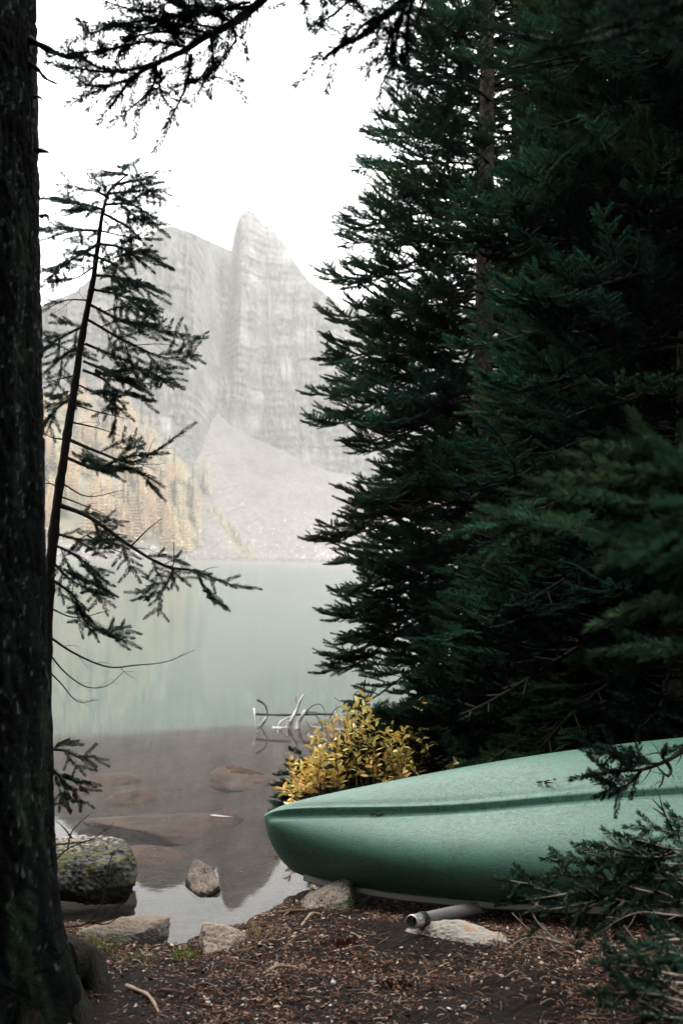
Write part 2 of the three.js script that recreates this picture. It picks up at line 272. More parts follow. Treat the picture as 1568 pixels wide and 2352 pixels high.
function fan(path, o, R, stems, out) { // side twigs along a bough. o: {up, r0, r1, from, spacing, twig, angle, bare, sub, step, tipUp, own, scale}
  const pts = smooth(path, Math.max(8, path.length * 5)), N = pts.length; let L = 0; for (let k = 1; k < N; k++) L += pts[k].distanceTo(pts[k - 1]);
  stems.tube(pts, (t) => lerp(o.r0, o.r1, Math.pow(t, 0.8)), o.sides ?? 5);
  const curve = new THREE.CatmullRomCurve3(path, false, 'centripetal'), up = o.up ?? V(0, 1, 0), sc = o.scale ?? 1;
  clothe(pts, o.own ?? 0.55, o.step * sc, R, out, sc);
  let side = R() < 0.5 ? 1 : -1;
  for (let s = o.from * L; s < L - 0.03; s += o.spacing * (0.6 + 0.8 * R())) {
    const t = s / L, p = curve.getPointAt(t), T = curve.getTangentAt(t), S = V().crossVectors(T, up).normalize(), U = V().crossVectors(S, T).normalize(); side = -side;
    const grow = Math.pow(sst(o.from - 0.25, o.from + 0.3, t), 0.7) * Math.pow(Math.max(0.06, 1 - t), 0.62) * 1.35, len = Math.max(0.035, o.twig * grow * (0.55 + 0.6 * R())); if (R() < (o.skip ?? 0.06)) continue;
    const an = o.angle * (0.8 + 0.4 * R()), d0 = T.clone().multiplyScalar(Math.cos(an)).addScaledVector(S, side * Math.sin(an)).addScaledVector(U, (R() - 0.5) * (o.lift ?? 0.5) + (o.rise ?? 0)).normalize();
    const d1 = d0.clone().lerp(T, 0.35).addScaledVector(up, o.tipUp ?? 0.12).normalize(), a = p.clone(), b = p.clone().addScaledVector(d0, len * 0.5), c = b.clone().addScaledVector(d1, len * 0.5), tw = smooth([a, b, c], len > 0.15 ? 6 : 3);
    const dead = R() < (o.bare ?? 0); stems.tube(tw, (q) => lerp(o.r0 * 0.3 + 0.0008, 0.0009, q) * (len > 0.2 ? 1 : 0.7), 3);
    if (!dead) clothe(tw, len > 0.2 ? (o.inner ?? 0.2) : 0, o.step * sc, R, out, sc);
    if (len > 0.12 && o.sub !== 0) for (let q = 0.25 + 0.1 * R(); q < 0.93; q += (o.subGap ?? 0.055) / len * (0.7 + 0.6 * R())) for (const e of [1, -1]) {
      if (R() < 0.25) continue; const b0 = V().copy(tw[Math.floor(q * (tw.length - 1))]).lerp(tw[Math.min(tw.length - 1, Math.floor(q * (tw.length - 1)) + 1)], (q * (tw.length - 1)) % 1), sl = Math.min(0.13, len * 0.5) * (1 - q * 0.6) * (0.6 + 0.6 * R());
      const S2 = V().crossVectors(d0, up).normalize(), dd = d0.clone().multiplyScalar(0.72).addScaledVector(S2, e * 0.7).addScaledVector(up, (R() - 0.4) * 0.35 + (o.rise ?? 0)).normalize(), e2 = b0.clone().addScaledVector(dd, sl);
      stems.tube([b0, e2], () => 0.0009, 3); if (!dead) clothe([b0, e2], 0, o.step * sc, R, out, sc);
    }
  }
}
function greens(base, spread, n, R) { return Array.from({ length: n }, () => { const k = 1 + spread * (R() - 0.5) * 2, y = 1 + 0.35 * (R() - 0.5); return rgb(base[0] * k * y, base[1] * k, base[2] * k / y); }); }
function bough(parent, path, o, seed, cols, bark = twigM, geos = spruceG) { // one branch of its own, with its needles
  const R = mulberry(seed), stems = new Acc(), out = []; fan(path, o, R, stems, out);
  const b = part('branch', stems.geo(), bark, parent);
  if (out.length) stuff('needles', geos[seed % geos.length], needleM, out, cols, b);
  return b;
}

// fir boughs as shared shapes: long, middle, short, each along +Z with +Y up
const PROTO = [1.7, 1.7, 1.7, 1.05, 1.05, 1.05, 0.6, 0.6].map((L, k) => {
  const R = mulberry(700 + k * 13), stems = new Acc(), out = [], sag = (0.10 + 0.10 * R()) * L;
  const path = [V(0, 0, 0), V(0.02 * R(), sag * 0.15, L * 0.25), V((R() - 0.5) * 0.1, -sag * 0.15, L * 0.55), V((R() - 0.5) * 0.16, -sag * 0.55, L * 0.82), V((R() - 0.5) * 0.2, -sag * 0.45, L)];
  fan(path, { r0: 0.008 + 0.007 * L, r1: 0.003, from: 0.2, spacing: L > 1 ? 0.05 : 0.04, twig: L * 0.42, angle: 0.85, bare: 0.05, step: 0.075, tipUp: 0.42, own: 0.5, rise: 0.26, lift: 1.0, inner: 0.25, subGap: 0.045 }, R, stems, out);
  for (let q = 0.05; q < 0.40; q += 0.035) { const p = new THREE.CatmullRomCurve3(path).getPointAt(q), d = V(R() - 0.5, (R() - 0.6) * 0.7, 0.25 + 0.5 * R()).normalize(), b = p.clone().addScaledVector(d, 0.07 * L * (0.5 + R())), c = b.clone().add(V(R() - 0.5, R() - 0.6, R() * 0.6).multiplyScalar(0.07 * L)); stems.tube([p, b, c], (t) => 0.0020 - 0.0012 * t, 3); }
  const nd = new Acc(); out.forEach((m, i) => nd.add(FIR[i % 3], m));
  return { L, stem: stems.geo(), needles: nd.geo() };
});
const firM = [[0.042, 0.122, 0.078], [0.058, 0.138, 0.074], [0.035, 0.108, 0.074], [0.088, 0.142, 0.054], [0.046, 0.126, 0.082], [0.060, 0.128, 0.058]].map((c) => std({ color: rgb(...c), roughness: 0.48 }));
function firBoughs(R, H, radius, { from = 0.5, to = H - 0.15, gap = 0.2, per = 6, skip = 0, sector } = {}) { // list of [prototype, matrix]
  const list = [];
  for (let h = from; h < to; h += gap * (0.75 + 0.5 * R())) {
    const a0 = R() * 6.283; for (let k = 0; k < per; k++) {
      const az = a0 + k / per * 6.283 + (R() - 0.5) * 0.7, rr = radius(h, az) * (0.78 + 0.34 * R()); if (rr < 0.12 || R() < skip) continue; if (sector && !sector(az, h)) continue;
      const cls = rr > 1.25 ? 0 : rr > 0.75 ? 3 : 6, id = cls + Math.floor(R() * (cls === 6 ? 2 : 3)), s = rr / PROTO[id].L, f = h / H, tilt = lerp(-0.42, 0.45, clamp(f * 1.15, 0, 1)) + (R() - 0.5) * 0.22; // up towards the top
      const m = new THREE.Matrix4().makeRotationY(az).multiply(new THREE.Matrix4().makeRotationX(-tilt)).multiply(new THREE.Matrix4().makeRotationZ((R() - 0.5) * 0.5)).scale(V(s * (R() < 0.5 ? -1 : 1), s, s)); m.setPosition(0, h + (R() - 0.5) * 0.08, 0);
      list.push([id, m]);
    }
  }
  return list;
}
function taperTrunk(H, r, bend, R) { const pts = []; for (let k = 0; k <= 14; k++) { const t = k / 14; pts.push(V(bend * Math.sin(t * 2.2) * 0.3 + (R() - 0.5) * 0.02, -0.25 + t * (H + 0.25), (R() - 0.5) * 0.02)); } return new Acc().tube(pts, (t) => r * (1 - 0.93 * t) * (1 + 0.5 * Math.exp(-t * 30)) + 0.006, 12).geo(); }
function fir(pos, H, r, radius, opt, seed, label, own = false, group) {
  const R = mulberry(seed), t = thing('fir_tree', label, 'fir tree', pos, 0, group);
  part('trunk', taperTrunk(H, r, opt.bend ?? 0.1, R), opt.bark ?? darkBarkM, t);
  const list = firBoughs(R, H, radius, opt);
  if (own) for (const [id, m] of list) { const b = part('branch', PROTO[id].stem, twigM, t); b.matrix.copy(m); b.matrix.decompose(b.position, b.quaternion, b.scale); part('needles', PROTO[id].needles, firM[Math.floor(R() * 6)], b); }
  else for (let id = 0; id < PROTO.length; id++) { const ms = list.filter((x) => x[0] === id).map((x) => x[1]); if (!ms.length) continue; stuff('branches', PROTO[id].stem, twigM, ms, null, t); stuff('needles', PROTO[id].needles, firM[id % 6], ms, null, t); }
  return t;
}
const gAt = (px, d) => { const p = at(px, 620, d); p.y = groundY(p.x, p.z); return p; };

// ------------------------------------------------------------------ the firs on the right
const profA = (h) => (h < 2.2 ? lerp(1.35, 1.72, clamp((h - 0.4) / 1.8, 0, 1)) : lerp(1.72, 0.1, Math.pow((h - 2.2) / 9.3, 1.05)));
fir(gAt(482, 9.0), 11.5, 0.11, (h) => profA(h), { from: 0.75, to: 8.8, gap: 0.175, per: 7, bend: -0.25, skip: 0.06, bark: greyBarkM, sector: (az, h) => !(Math.cos(az - 0.1) > 0.86 && h > 2.6) }, 101, 'tall fir with pale scaly trunk, its boughs reaching farthest over the lake', true);
fir(gAt(503, 10.6), 12, 0.12, (h) => profA(h) * 0.85, { from: 1.6, to: 9.5, gap: 0.3, per: 5 }, 102, 'fir standing close behind the tall fir, its dark trunk just right of the pale one');
const little = gAt(457, 8.0);
fir(little, 2.05, 0.03, (h) => 0.66 * Math.pow(1 - h / 2.1, 0.8), { from: 0.08, to: 1.95, gap: 0.1, per: 6, bend: 0 }, 103, 'small young fir at the water edge between the tall fir and the yellow shrub', true);
fir(gAt(500, 7.3), 1.5, 0.03, (h) => 0.7 * Math.pow(1 - h / 1.6, 0.6), { from: 0.06, to: 1.4, gap: 0.09, per: 7 }, 104, 'low bushy dark fir sapling just behind the canoe hull');
fir(gAt(622, 7.2), 10, 0.14, (h) => lerp(1.35, 0.35, clamp((h - 1.2) / 8.5, 0, 1)), { from: 0.8, to: 8.5, gap: 0.2, per: 6 }, 105, 'dark shaded fir with thick crown right of the tall fir, behind mid canoe');
fir(gAt(690, 6.0), 10, 0.16, (h) => lerp(1.9, 0.5, clamp((h - 1.0) / 8.5, 0, 1)), { from: 0.9, to: 8, gap: 0.2, per: 6 }, 106, 'nearest dark fir behind the canoe, filling the right edge of the view');
fir(gAt(615, 10.5), 11, 0.13, (h) => lerp(1.5, 0.4, clamp(h / 10, 0, 1)), { from: 0.4, to: 9.5, gap: 0.25, per: 6 }, 107, 'shaded fir deep in the wood between the two dark front firs');
fir(gAt(560, 13.5), 12, 0.13, (h) => lerp(1.5, 0.4, clamp(h / 11, 0, 1)), { from: 0.3, to: 11, gap: 0.26, per: 6 }, 108, 'distant fir on the right shore near the tall fir');
fir(gAt(665, 14.5), 13, 0.15, (h) => lerp(2.2, 0.5, clamp(h / 12, 0, 1)), { from: 0.3, to: 11.5, gap: 0.28, per: 6 }, 109, 'distant fir on the right shore behind the nearest dark fir');
const lowFir = fir(gAt(545, 6.9), 1.1, 0.03, (h) => 0.8 * Math.pow(1 - h / 1.25, 0.6), { from: 0.05, to: 1.0, gap: 0.09, per: 7 }, 110, 'lowest dark fir sapling in the shade directly behind the top of the canoe');
fir(gAt(640, 6.5), 1.2, 0.03, (h) => 0.85 * Math.pow(1 - h / 1.35, 0.6), { from: 0.05, to: 1.1, gap: 0.09, per: 7 }, 111, 'dark fir sapling behind the canoe near the right edge');
{ const f = lowFir.position, R = mulberry(71), gold = greens([0.11, 0.15, 0.05], 0.4, 16, R), o = { r0: 0.006, r1: 0.002, from: 0.35, spacing: 0.045, twig: 0.17, angle: 0.7, bare: 0.05, step: 0.08, own: 0.45, lift: 0.6, tipUp: 0.0, up: V(0, 1, 0.5).normalize() }; for (const pp of [[[560, 715, 6.6], [530, 735, 5.7], [505, 750, 5.25], [482, 768, 5.0]], [[560, 715, 6.6], [545, 738, 5.7], [528, 752, 5.3], [512, 762, 5.1]]]) bough(lowFir, pp.map((q) => at(...q).sub(f)), o, 71 + pp[3][0], gold); }
// the wood goes on beside and behind the photographer
const woods = [[-3.4, -1.2, 8, 201], [-4.6, -4.2, 9, 202], [-2.6, 2.4, 9, 203], [0.4, 3.2, 10, 204], [3.2, 1.6, 9, 205], [5.2, -3.0, 10, 206], [3.4, -6.4, 10, 207], [-6.5, 1.0, 10, 208], [-2.5, 0.9, 9, 216], [0.2, 2.1, 9, 217], [2.7, 0.9, 9, 218], [1.5, 2.6, 10, 219], [-0.9, 3.2, 10, 220], [2.0, 5.2, 11, 209], [-1.6, 4.6, 11, 210], [-4.2, 0.6, 10, 211], [0.9, 1.9, 9, 212], [-1.3, 2.0, 9, 213], [4.4, 3.6, 10, 214], [-5.2, 3.6, 10, 215]];
for (const [x, z, H, s] of woods) fir(V(x, 0.25, z), H, 0.15, (h) => lerp(2.1, 0.5, clamp(h / H, 0, 1)), { from: 0.4, to: H - 0.5, gap: 0.27, per: 7 }, s, 'fir of the dark wood beside and behind the viewpoint, outside the picture', false, 'firs around the viewpoint');

// ------------------------------------------------------------------ leaning slim spruce on the left
{
  const D = 5.5, foot = O(108, 1960, D); foot.y = groundY(foot.x, foot.z) - 0.05;
  const t = thing('spruce_tree', 'slim leaning spruce with sparse ragged boughs and bare twigs beside the thick trunk', 'spruce tree', foot);
  const loc = (p) => p.sub(foot);
  const tp = [V(0, 0, 0), ...[[104, 1640], [108, 1420], [122, 1240], [143, 1080], [165, 930], [190, 770], [213, 640], [228, 540], [238, 480], [258, 430], [292, 402]].map(([x, y]) => loc(O(x, y, D)))];
  part('trunk', new Acc().tube(smooth(tp, 140).map((p, i) => p.add(V(0.010 * fbm(i * 0.09, 1, 2, 3), 0, 0.010 * fbm(i * 0.09, 5, 2, 3)))), (q) => lerp(0.040, 0.0035, Math.pow(q, 0.8)) * (1 + 0.22 * fbm(q * 60, 2, 4, 3) + 0.18 * Math.max(0, Math.sin(q * 95)) ** 6), 10).geo(), std({ color: rgb(0.035, 0.03, 0.027), map: rep(barkTex, 1, 2), bumpMap: rep(barkBump, 1, 2), bumpScale: 0.004 }), t);
  const R = mulberry(9), cols = greens([0.030, 0.066, 0.046], 0.35, 40, R), brown = [rgb(0.10, 0.045, 0.025), rgb(0.07, 0.035, 0.022)];
  const full = { r0: 0.009, r1: 0.002, from: 0.12, spacing: 0.054, twig: 0.25, angle: 0.8, bare: 0.10, step: 0.08, tipUp: -0.14, own: 0.12, lift: 0.9, inner: 0.1 };
  const airy = { ...full, r0: 0.006, twig: 0.18, spacing: 0.075, bare: 0.45, own: 0.55 }, bare = { ...full, r0: 0.006, r1: 0.0015, twig: 0.16, spacing: 0.11, bare: 1, own: 2, lift: 1.1, skip: 0.15, subGap: 0.09 };
  const rows = [
    [full, [292, 402], [268, 398], [228, 392]], [full, [262, 425], [310, 415], [345, 410]], [full, [250, 445], [300, 440], [350, 437]], [full, [240, 470], [300, 470], [356, 502]], [full, [250, 455], [225, 440], [230, 437]], [full, [236, 490], [290, 520], [330, 560]], [airy, [230, 530], [300, 545], [366, 550]], [full, [228, 560], [280, 570], [336, 612]], [full, [222, 590], [265, 610], [318, 668]], [full, [216, 632], [280, 640], [362, 682]], [full, [212, 665], [280, 680], [352, 732]], [full, [206, 700], [290, 740], [345, 745]], [bare, [290, 738], [345, 752], [380, 738]], [{ ...full, twig: 0.4 }, [202, 735], [300, 790], [380, 822], [448, 816]], [full, [196, 790], [290, 830], [404, 886]], [full, [192, 830], [240, 850], [290, 868]], [full, [190, 850], [235, 870], [262, 905], [262, 1000]], [airy, [182, 885], [240, 915], [288, 950]], [bare, [172, 930], [220, 945], [292, 962]], [bare, [165, 970], [230, 985], [275, 1000]], [{ ...airy, twig: 0.22, r0: 0.011 }, [158, 1010], [230, 1040], [300, 1062], [350, 1040], [422, 990]], [{ ...full, twig: 0.34, r0: 0.011 }, [150, 1050], [230, 1080], [300, 1078], [368, 1112]], [{ ...full, twig: 0.2 }, [230, 1075], [290, 1050], [360, 1042]], [bare, [142, 1110], [200, 1140], [285, 1125]], [bare, [138, 1140], [190, 1160], [240, 1180]],
    [{ ...airy, twig: 0.2, r0: 0.015, from: 0.1, own: 0.5, bare: 0.4, spacing: 0.055 }, [135, 1160], [200, 1185], [300, 1255], [380, 1300], [450, 1312], [520, 1340], [578, 1350]], [{ ...full, twig: 0.14, r0: 0.005 }, [400, 1305], [370, 1355], [310, 1378]], [{ ...full, twig: 0.12, r0: 0.005 }, [450, 1312], [480, 1365], [518, 1392]], [bare, [300, 1255], [340, 1215], [372, 1190]], [bare, [350, 1285], [395, 1300], [398, 1240]], [bare, [200, 1230], [260, 1262], [330, 1285]], [full, [125, 1225], [190, 1240], [280, 1235]], [{ ...full, twig: 0.34 }, [122, 1250], [180, 1280], [242, 1335]], [full, [120, 1290], [160, 1330], [226, 1365]], [{ ...full, twig: 0.3 }, [118, 1330], [170, 1370], [200, 1430], [286, 1472]], [bare, [112, 1395], [170, 1418], [252, 1402]], [{ ...bare, r0: 0.008 }, [110, 1460], [170, 1500], [250, 1532], [310, 1528], [380, 1520], [446, 1493]], [bare, [108, 1495], [150, 1545], [200, 1578], [245, 1575], [285, 1542]], [bare, [106, 1535], [140, 1570], [180, 1612], [225, 1607]], [full, [112, 1720], [150, 1725], [194, 1748]], [full, [115, 1760], [140, 1790], [155, 1840]],
    [full, [240, 482], [190, 470], [145, 464]], [full, [232, 530], [170, 530], [108, 548]], [full, [226, 560], [160, 600], [112, 640]], [airy, [220, 610], [170, 640], [106, 640]], [airy, [208, 690], [150, 690], [102, 712]], [full, [200, 745], [150, 770], [104, 800]], [full, [194, 790], [150, 815], [98, 862]], [bare, [182, 860], [140, 870], [96, 880]], [full, [170, 915], [140, 930], [105, 970]], [bare, [150, 1010], [120, 1005], [90, 990]], [bare, [136, 1120], [110, 1110], [90, 1120]], [airy, [118, 1300], [95, 1320], [70, 1350]],
  ];
  rows.forEach(([o, ...pp], k) => {
    const off = (R() - 0.5) * 0.5, n = pp.length, path = pp.map(([x, y], i) => loc(O(x, y, D + off * i / (n - 1) + (i && i < n - 1 ? (R() - 0.5) * 0.04 : 0))));
    const b = bough(t, path, { ...o, up: V((R() - 0.5) * 0.5, 0.75, (R() - 0.5) * 1.5).normalize() }, 300 + k, k === 16 ? [...cols, ...brown] : cols);
  });
}

// ------------------------------------------------------------------ thick trunk at the left edge
{
  const base = at(-22, 985, 3.05); base.y = 0.1;
  const top = at(-22, -160, 3.25), t = thing('spruce_tree', 'thick dark mossy trunk rising along the left edge of the picture', 'spruce tree', base);
  const axis = top.clone().sub(base), H = axis.length(), NA = 200, NH = 520, cols = [];
  const geo = gridGeo(NA, NH, (i, j) => {
    const a = i * Math.PI * 2, h = j * H, w = worley(i * 34 + 1.6 * fbm(Math.cos(a) * 2, h * 4, Math.sin(a) * 2, 2), h * 12 + 2.4 * fbm(Math.cos(a) * 4, h * 5, Math.sin(a) * 4, 2), 34), flare = 0.12 * Math.exp(-h / 0.2) * (1 + 0.7 * Math.sin(a * 5 + 0.6) + 0.4 * Math.sin(a * 3 + 1)) + 0.03 * Math.exp(-h / 0.8), r = 0.213 - 0.012 * h + flare + 0.010 * fbm(Math.cos(a) * 2, h * 2, Math.sin(a) * 2, 3) + 0.008 * sst(0, 0.35, w[1] - w[0]) + 0.005 * w[2] + 0.005 * fbm(Math.cos(a) * 12, h * 14, Math.sin(a) * 12, 3);
    return V(axis.x * j + Math.cos(a) * r, axis.y * j - 0.12, axis.z * j + Math.sin(a) * r);
  }, (i, j) => [i * 2, j * 3], (i, j, v) => {
    const a = i * 6.283, h = j * H, w = worley(i * 34 + 1.6 * fbm(Math.cos(a) * 2, h * 4, Math.sin(a) * 2, 2), h * 12 + 2.4 * fbm(Math.cos(a) * 4, h * 5, Math.sin(a) * 4, 2), 34), n = fbm(Math.cos(a) * 3, h * 3, Math.sin(a) * 3, 4), f = fbm(Math.cos(a) * 22, h * 26, Math.sin(a) * 22, 3);
    const k = 0.006 + 0.005 * (w[2] - 0.5) + 0.009 * n, lich = sst(0.22, 0.34, f + 0.25 * n) , moss = sst(0.02, 0.25, n + 0.45 * Math.exp(-h / 0.5) - 0.08);
    const c = [lerp(k * 0.9, 0.06, lich), lerp(k, 0.07, lich), lerp(k * 1.0, 0.066, lich)]; return [lerp(c[0], 0.014, moss * 0.7), lerp(c[1], 0.022, moss * 0.7), lerp(c[2], 0.012, moss * 0.7)];
  });
  part('trunk', geo, std({ vertexColors: true, bumpMap: rep(noiseTex, 4, 6), bumpScale: 0.006, roughness: 1, specularIntensity: 0.1 }), t);
  const loc = (p) => p.sub(base), R = mulberry(77), dk = std({ color: rgb(0.025, 0.02, 0.018), roughness: 0.9 });
  const stick = (pp, d, r0, r1) => part('dead_branch', new Acc().tube(smooth(pp.map(([x, y], i) => loc(O(x, y, d - i * 0.02))), 14), (q) => lerp(r0, r1, q) * (1 + 0.25 * Math.sin(q * 23)), 7).geo(), dk, t);
  stick([[60, 88], [85, 100], [120, 118], [155, 131], [180, 133], [207, 143]], 3.2, 0.013, 0.003); stick([[60, 140], [85, 158], [105, 180], [131, 193]], 3.2, 0.009, 0.003); stick([[85, 345], [100, 347], [112, 350]], 3.2, 0.010, 0.003); stick([[78, 222], [92, 224], [97, 230]], 3.2, 0.006, 0.002); stick([[94, 497], [108, 495], [111, 506]], 3.15, 0.007, 0.003);
  // low twigs by the mossy boulder
  const tw = new Acc(); [[[120, 1985], [155, 1950], [215, 1925], [262, 1890]], [[155, 1950], [165, 1910], [205, 1870]], [[165, 1925], [145, 1900], [128, 1885]], [[120, 1940], [180, 1935], [235, 1925]], [[150, 2130], [200, 2120], [235, 2070], [250, 1990], [262, 1950]], [[200, 2120], [250, 2105], [290, 2060]], [[205, 2118], [245, 2122], [285, 2095]]].forEach((pp) => tw.tube(smooth(pp.map(([x, y], i) => loc(O(x, y, 3.5 - 0.02 * i))), 10), (q) => lerp(0.0035, 0.0012, q), 5));
  part('twigs', tw.geo(), dk, t);
  // roots spreading at the foot
  const rootM = std({ color: rgb(0.025, 0.024, 0.016), map: rep(barkTex, 1, 1), bumpMap: rep(noiseTex, 3), bumpScale: 0.01 });
  [[[120, 2230], [185, 2215], [225, 2265], [245, 2330]], [[110, 2260], [160, 2290], [205, 2380]], [[60, 2260], [70, 2320], [60, 2420]]].forEach((pp, k) => { const path = pp.map(([x, y], i) => { const p = OW(x, y, 0.2 - 0.05 * i); p.y += 0.02 - 0.04 * (i / pp.length); return loc(p); }); part('root', new Acc().tube(smooth(path, 20), (q) => lerp(k === 0 ? 0.085 : 0.06, 0.03, q) * (1 + 0.12 * Math.sin(q * 17 + k)), 12).geo(), rootM, t); });
  // the crown far above, out of the picture
  const list = firBoughs(R, 12, (h) => 2.4, { from: 4.4, to: 9, gap: 0.3, per: 8, sector: (az) => Math.cos(az) > -0.25 && Math.sin(az) < 0.75 }); for (let id = 0; id < 3; id++) { const ms = list.filter((x) => x[0] === id).map((x) => x[1]); if (ms.length) { stuff('branches', PROTO[id].stem, twigM, ms, null, t); stuff('needles', PROTO[id].needles, firM[id], ms, null, t); } }
}

// ------------------------------------------------------------------ spruce beside the photographer: boughs hanging into the top and right of the frame
{
  const foot = V(1.75, 0.25, -0.75), t = thing('spruce_tree', 'overhanging spruce with boughs across the top and blurred close boughs at the right', 'spruce tree', foot), loc = (p) => p.sub(foot), R = mulberry(55);
  part('trunk', new Acc().tube([V(0, -0.3, 0), V(0, 2, 0), V(-0.03, 5, 0), V(0, 8, 0)], (q) => lerp(0.2, 0.12, q), 16).geo(), barkM, t);
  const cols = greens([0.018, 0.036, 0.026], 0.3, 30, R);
  const c1 = (x, y, d) => at(x / 1.1487 / 4.004, y / 1.1487 / 4, d), c2 = (x, y, d) => at((x / 1.1487 + 1365) / 4.004, y / 1.1487 / 4, d);
  const face = at(170, 100, 3).sub(camera.position).normalize().multiplyScalar(0.9).add(V(0, 0.35, 0)).normalize();
  const brush = { r0: 0.005, r1: 0.0024, from: 0.1, spacing: 0.055, twig: 0.085, angle: 0.85, bare: 0.05, step: 0.07, own: 0.03, lift: 0.5, tipUp: -0.05, up: face, inner: 0, sub: 0, skip: 0.25 };
  const stem = { ...brush, r0: 0.02, r1: 0.004, own: 0.5, twig: 0.16, from: 0.45 };
  const d1 = 2.9;
  let k = 500; const bt = (o, pts, f, d, geos = thinG) => bough(t, pts.map(([x, y], i) => loc(f(x, y, d + (i && pts.length > 2 ? (R() - 0.5) * 0.07 : 0)))), o, k++, cols, twigM, geos);
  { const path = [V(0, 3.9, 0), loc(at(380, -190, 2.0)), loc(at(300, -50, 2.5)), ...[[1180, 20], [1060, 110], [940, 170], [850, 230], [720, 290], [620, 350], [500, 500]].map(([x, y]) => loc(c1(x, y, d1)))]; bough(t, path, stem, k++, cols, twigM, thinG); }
  for (const q of [
    [[850, 215], [700, 190], [610, 205], [560, 240]], [[610, 205], [450, 235], [310, 245]], [[720, 290], [530, 330], [380, 318], [290, 300]], [[530, 330], [430, 300], [360, 240]], [[640, 350], [500, 395], [385, 445]], [[500, 395], [400, 390], [355, 360]], [[720, 300], [700, 400], [580, 515]], [[740, 310], [735, 410], [775, 490]], [[880, 250], [860, 380], [765, 585]], [[860, 380], [905, 370], [960, 300]], [[970, 180], [975, 300], [905, 435]], [[1060, 110], [1085, 170], [1000, 290]], [[1110, 70], [1130, 60], [1190, 45]],
    [[1150, 30], [900, 60], [720, 90], [560, 110], [420, 155]], [[950, 150], [800, 115], [640, 130], [500, 120]], [[1040, 90], [850, 20], [700, -20]], [[900, 60], [800, 10], [690, 50]], [[720, 50], [610, 45], [480, 5]], [[940, 170], [830, 150], [700, 150], [580, 180]], [[1000, 130], [900, 110], [780, 60]], [[1100, 40], [1000, -20], [900, -60]], [[800, 120], [700, 90], [600, 100]], [[850, 200], [800, 160], [720, 140]], [[1060, 100], [960, 40], [880, 20]], [[1150, 10], [1050, 30], [960, 90]],
  ]) bt(brush, q, c1, d1);
  const d2 = 2.6;
  { const path = [V(0, 3.6, 0), loc(at(480, -170, 1.9)), ...[[380, -120], [320, -40], [200, 70], [100, 160], [-20, 220], [-85, 275]].map(([x, y]) => loc(c2(x, y, d2)))]; bough(t, path, { ...stem, r0: 0.018, twig: 0.13 }, k++, cols, twigM, thinG); }
  for (const q of [[[250, -60], [60, -10], [-40, 70], [-115, 110]], [[320, -40], [270, 100], [235, 280], [178, 405]], [[330, -30], [300, 150], [310, 320]], [[300, 0], [230, 150], [180, 130], [150, 220]], [[400, -50], [360, 60], [330, 160]], [[200, 70], [120, 100], [40, 190]], [[260, 100], [215, 190], [210, 240]], [[60, -10], [100, 60], [60, 40]], [[-180, -70], [-170, 0], [-205, 25]]]) bt(brush, q, c2, d2);
  // dark stem across the top right corner
  bough(t, [V(0, 2.9, 0), loc(O(1700, -60, 1.6)), loc(O(1500, 30, 1.9)), loc(O(1400, 80, 2.2)), loc(O(1280, 96, 2.8)), loc(O(1130, 60, 3.2))], { ...stem, r0: 0.014, r1: 0.005, twig: 0.3, up: V(0, 1, 0.3), own: 0.3, bare: 0.1, from: 0.25 }, k++, cols, twigM, spruceG);
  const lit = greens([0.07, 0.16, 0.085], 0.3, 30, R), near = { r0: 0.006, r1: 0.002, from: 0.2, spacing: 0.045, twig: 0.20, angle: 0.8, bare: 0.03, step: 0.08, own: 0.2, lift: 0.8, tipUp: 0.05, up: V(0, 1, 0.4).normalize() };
  const bl = (pp, o = near) => bough(t, pp.map((q) => Array.isArray(q) ? loc(O(...q)) : q), o, k++, lit, twigM, spruceG);
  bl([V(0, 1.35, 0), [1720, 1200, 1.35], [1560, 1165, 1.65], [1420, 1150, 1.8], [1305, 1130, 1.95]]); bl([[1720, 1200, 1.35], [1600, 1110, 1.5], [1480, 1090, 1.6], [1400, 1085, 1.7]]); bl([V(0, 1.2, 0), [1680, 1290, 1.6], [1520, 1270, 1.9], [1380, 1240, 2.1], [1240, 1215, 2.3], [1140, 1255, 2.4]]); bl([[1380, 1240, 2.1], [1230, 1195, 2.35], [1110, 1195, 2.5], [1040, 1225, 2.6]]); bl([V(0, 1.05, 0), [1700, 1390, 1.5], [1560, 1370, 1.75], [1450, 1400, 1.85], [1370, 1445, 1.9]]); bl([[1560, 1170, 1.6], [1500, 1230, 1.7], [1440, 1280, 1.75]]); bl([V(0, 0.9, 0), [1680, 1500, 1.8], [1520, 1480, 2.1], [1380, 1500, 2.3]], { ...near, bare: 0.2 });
  const list = firBoughs(R, 12, () => 2.5, { from: 3.9, to: 8, gap: 0.3, per: 8, sector: (az) => Math.cos(az) > -0.15 }); for (let id = 0; id < 3; id++) { const ms = list.filter((x) => x[0] === id).map((x) => x[1]); if (ms.length) { stuff('branches', PROTO[id].stem, twigM, ms, null, t); stuff('needles', PROTO[id].needles, firM[id], ms, null, t); } }
}

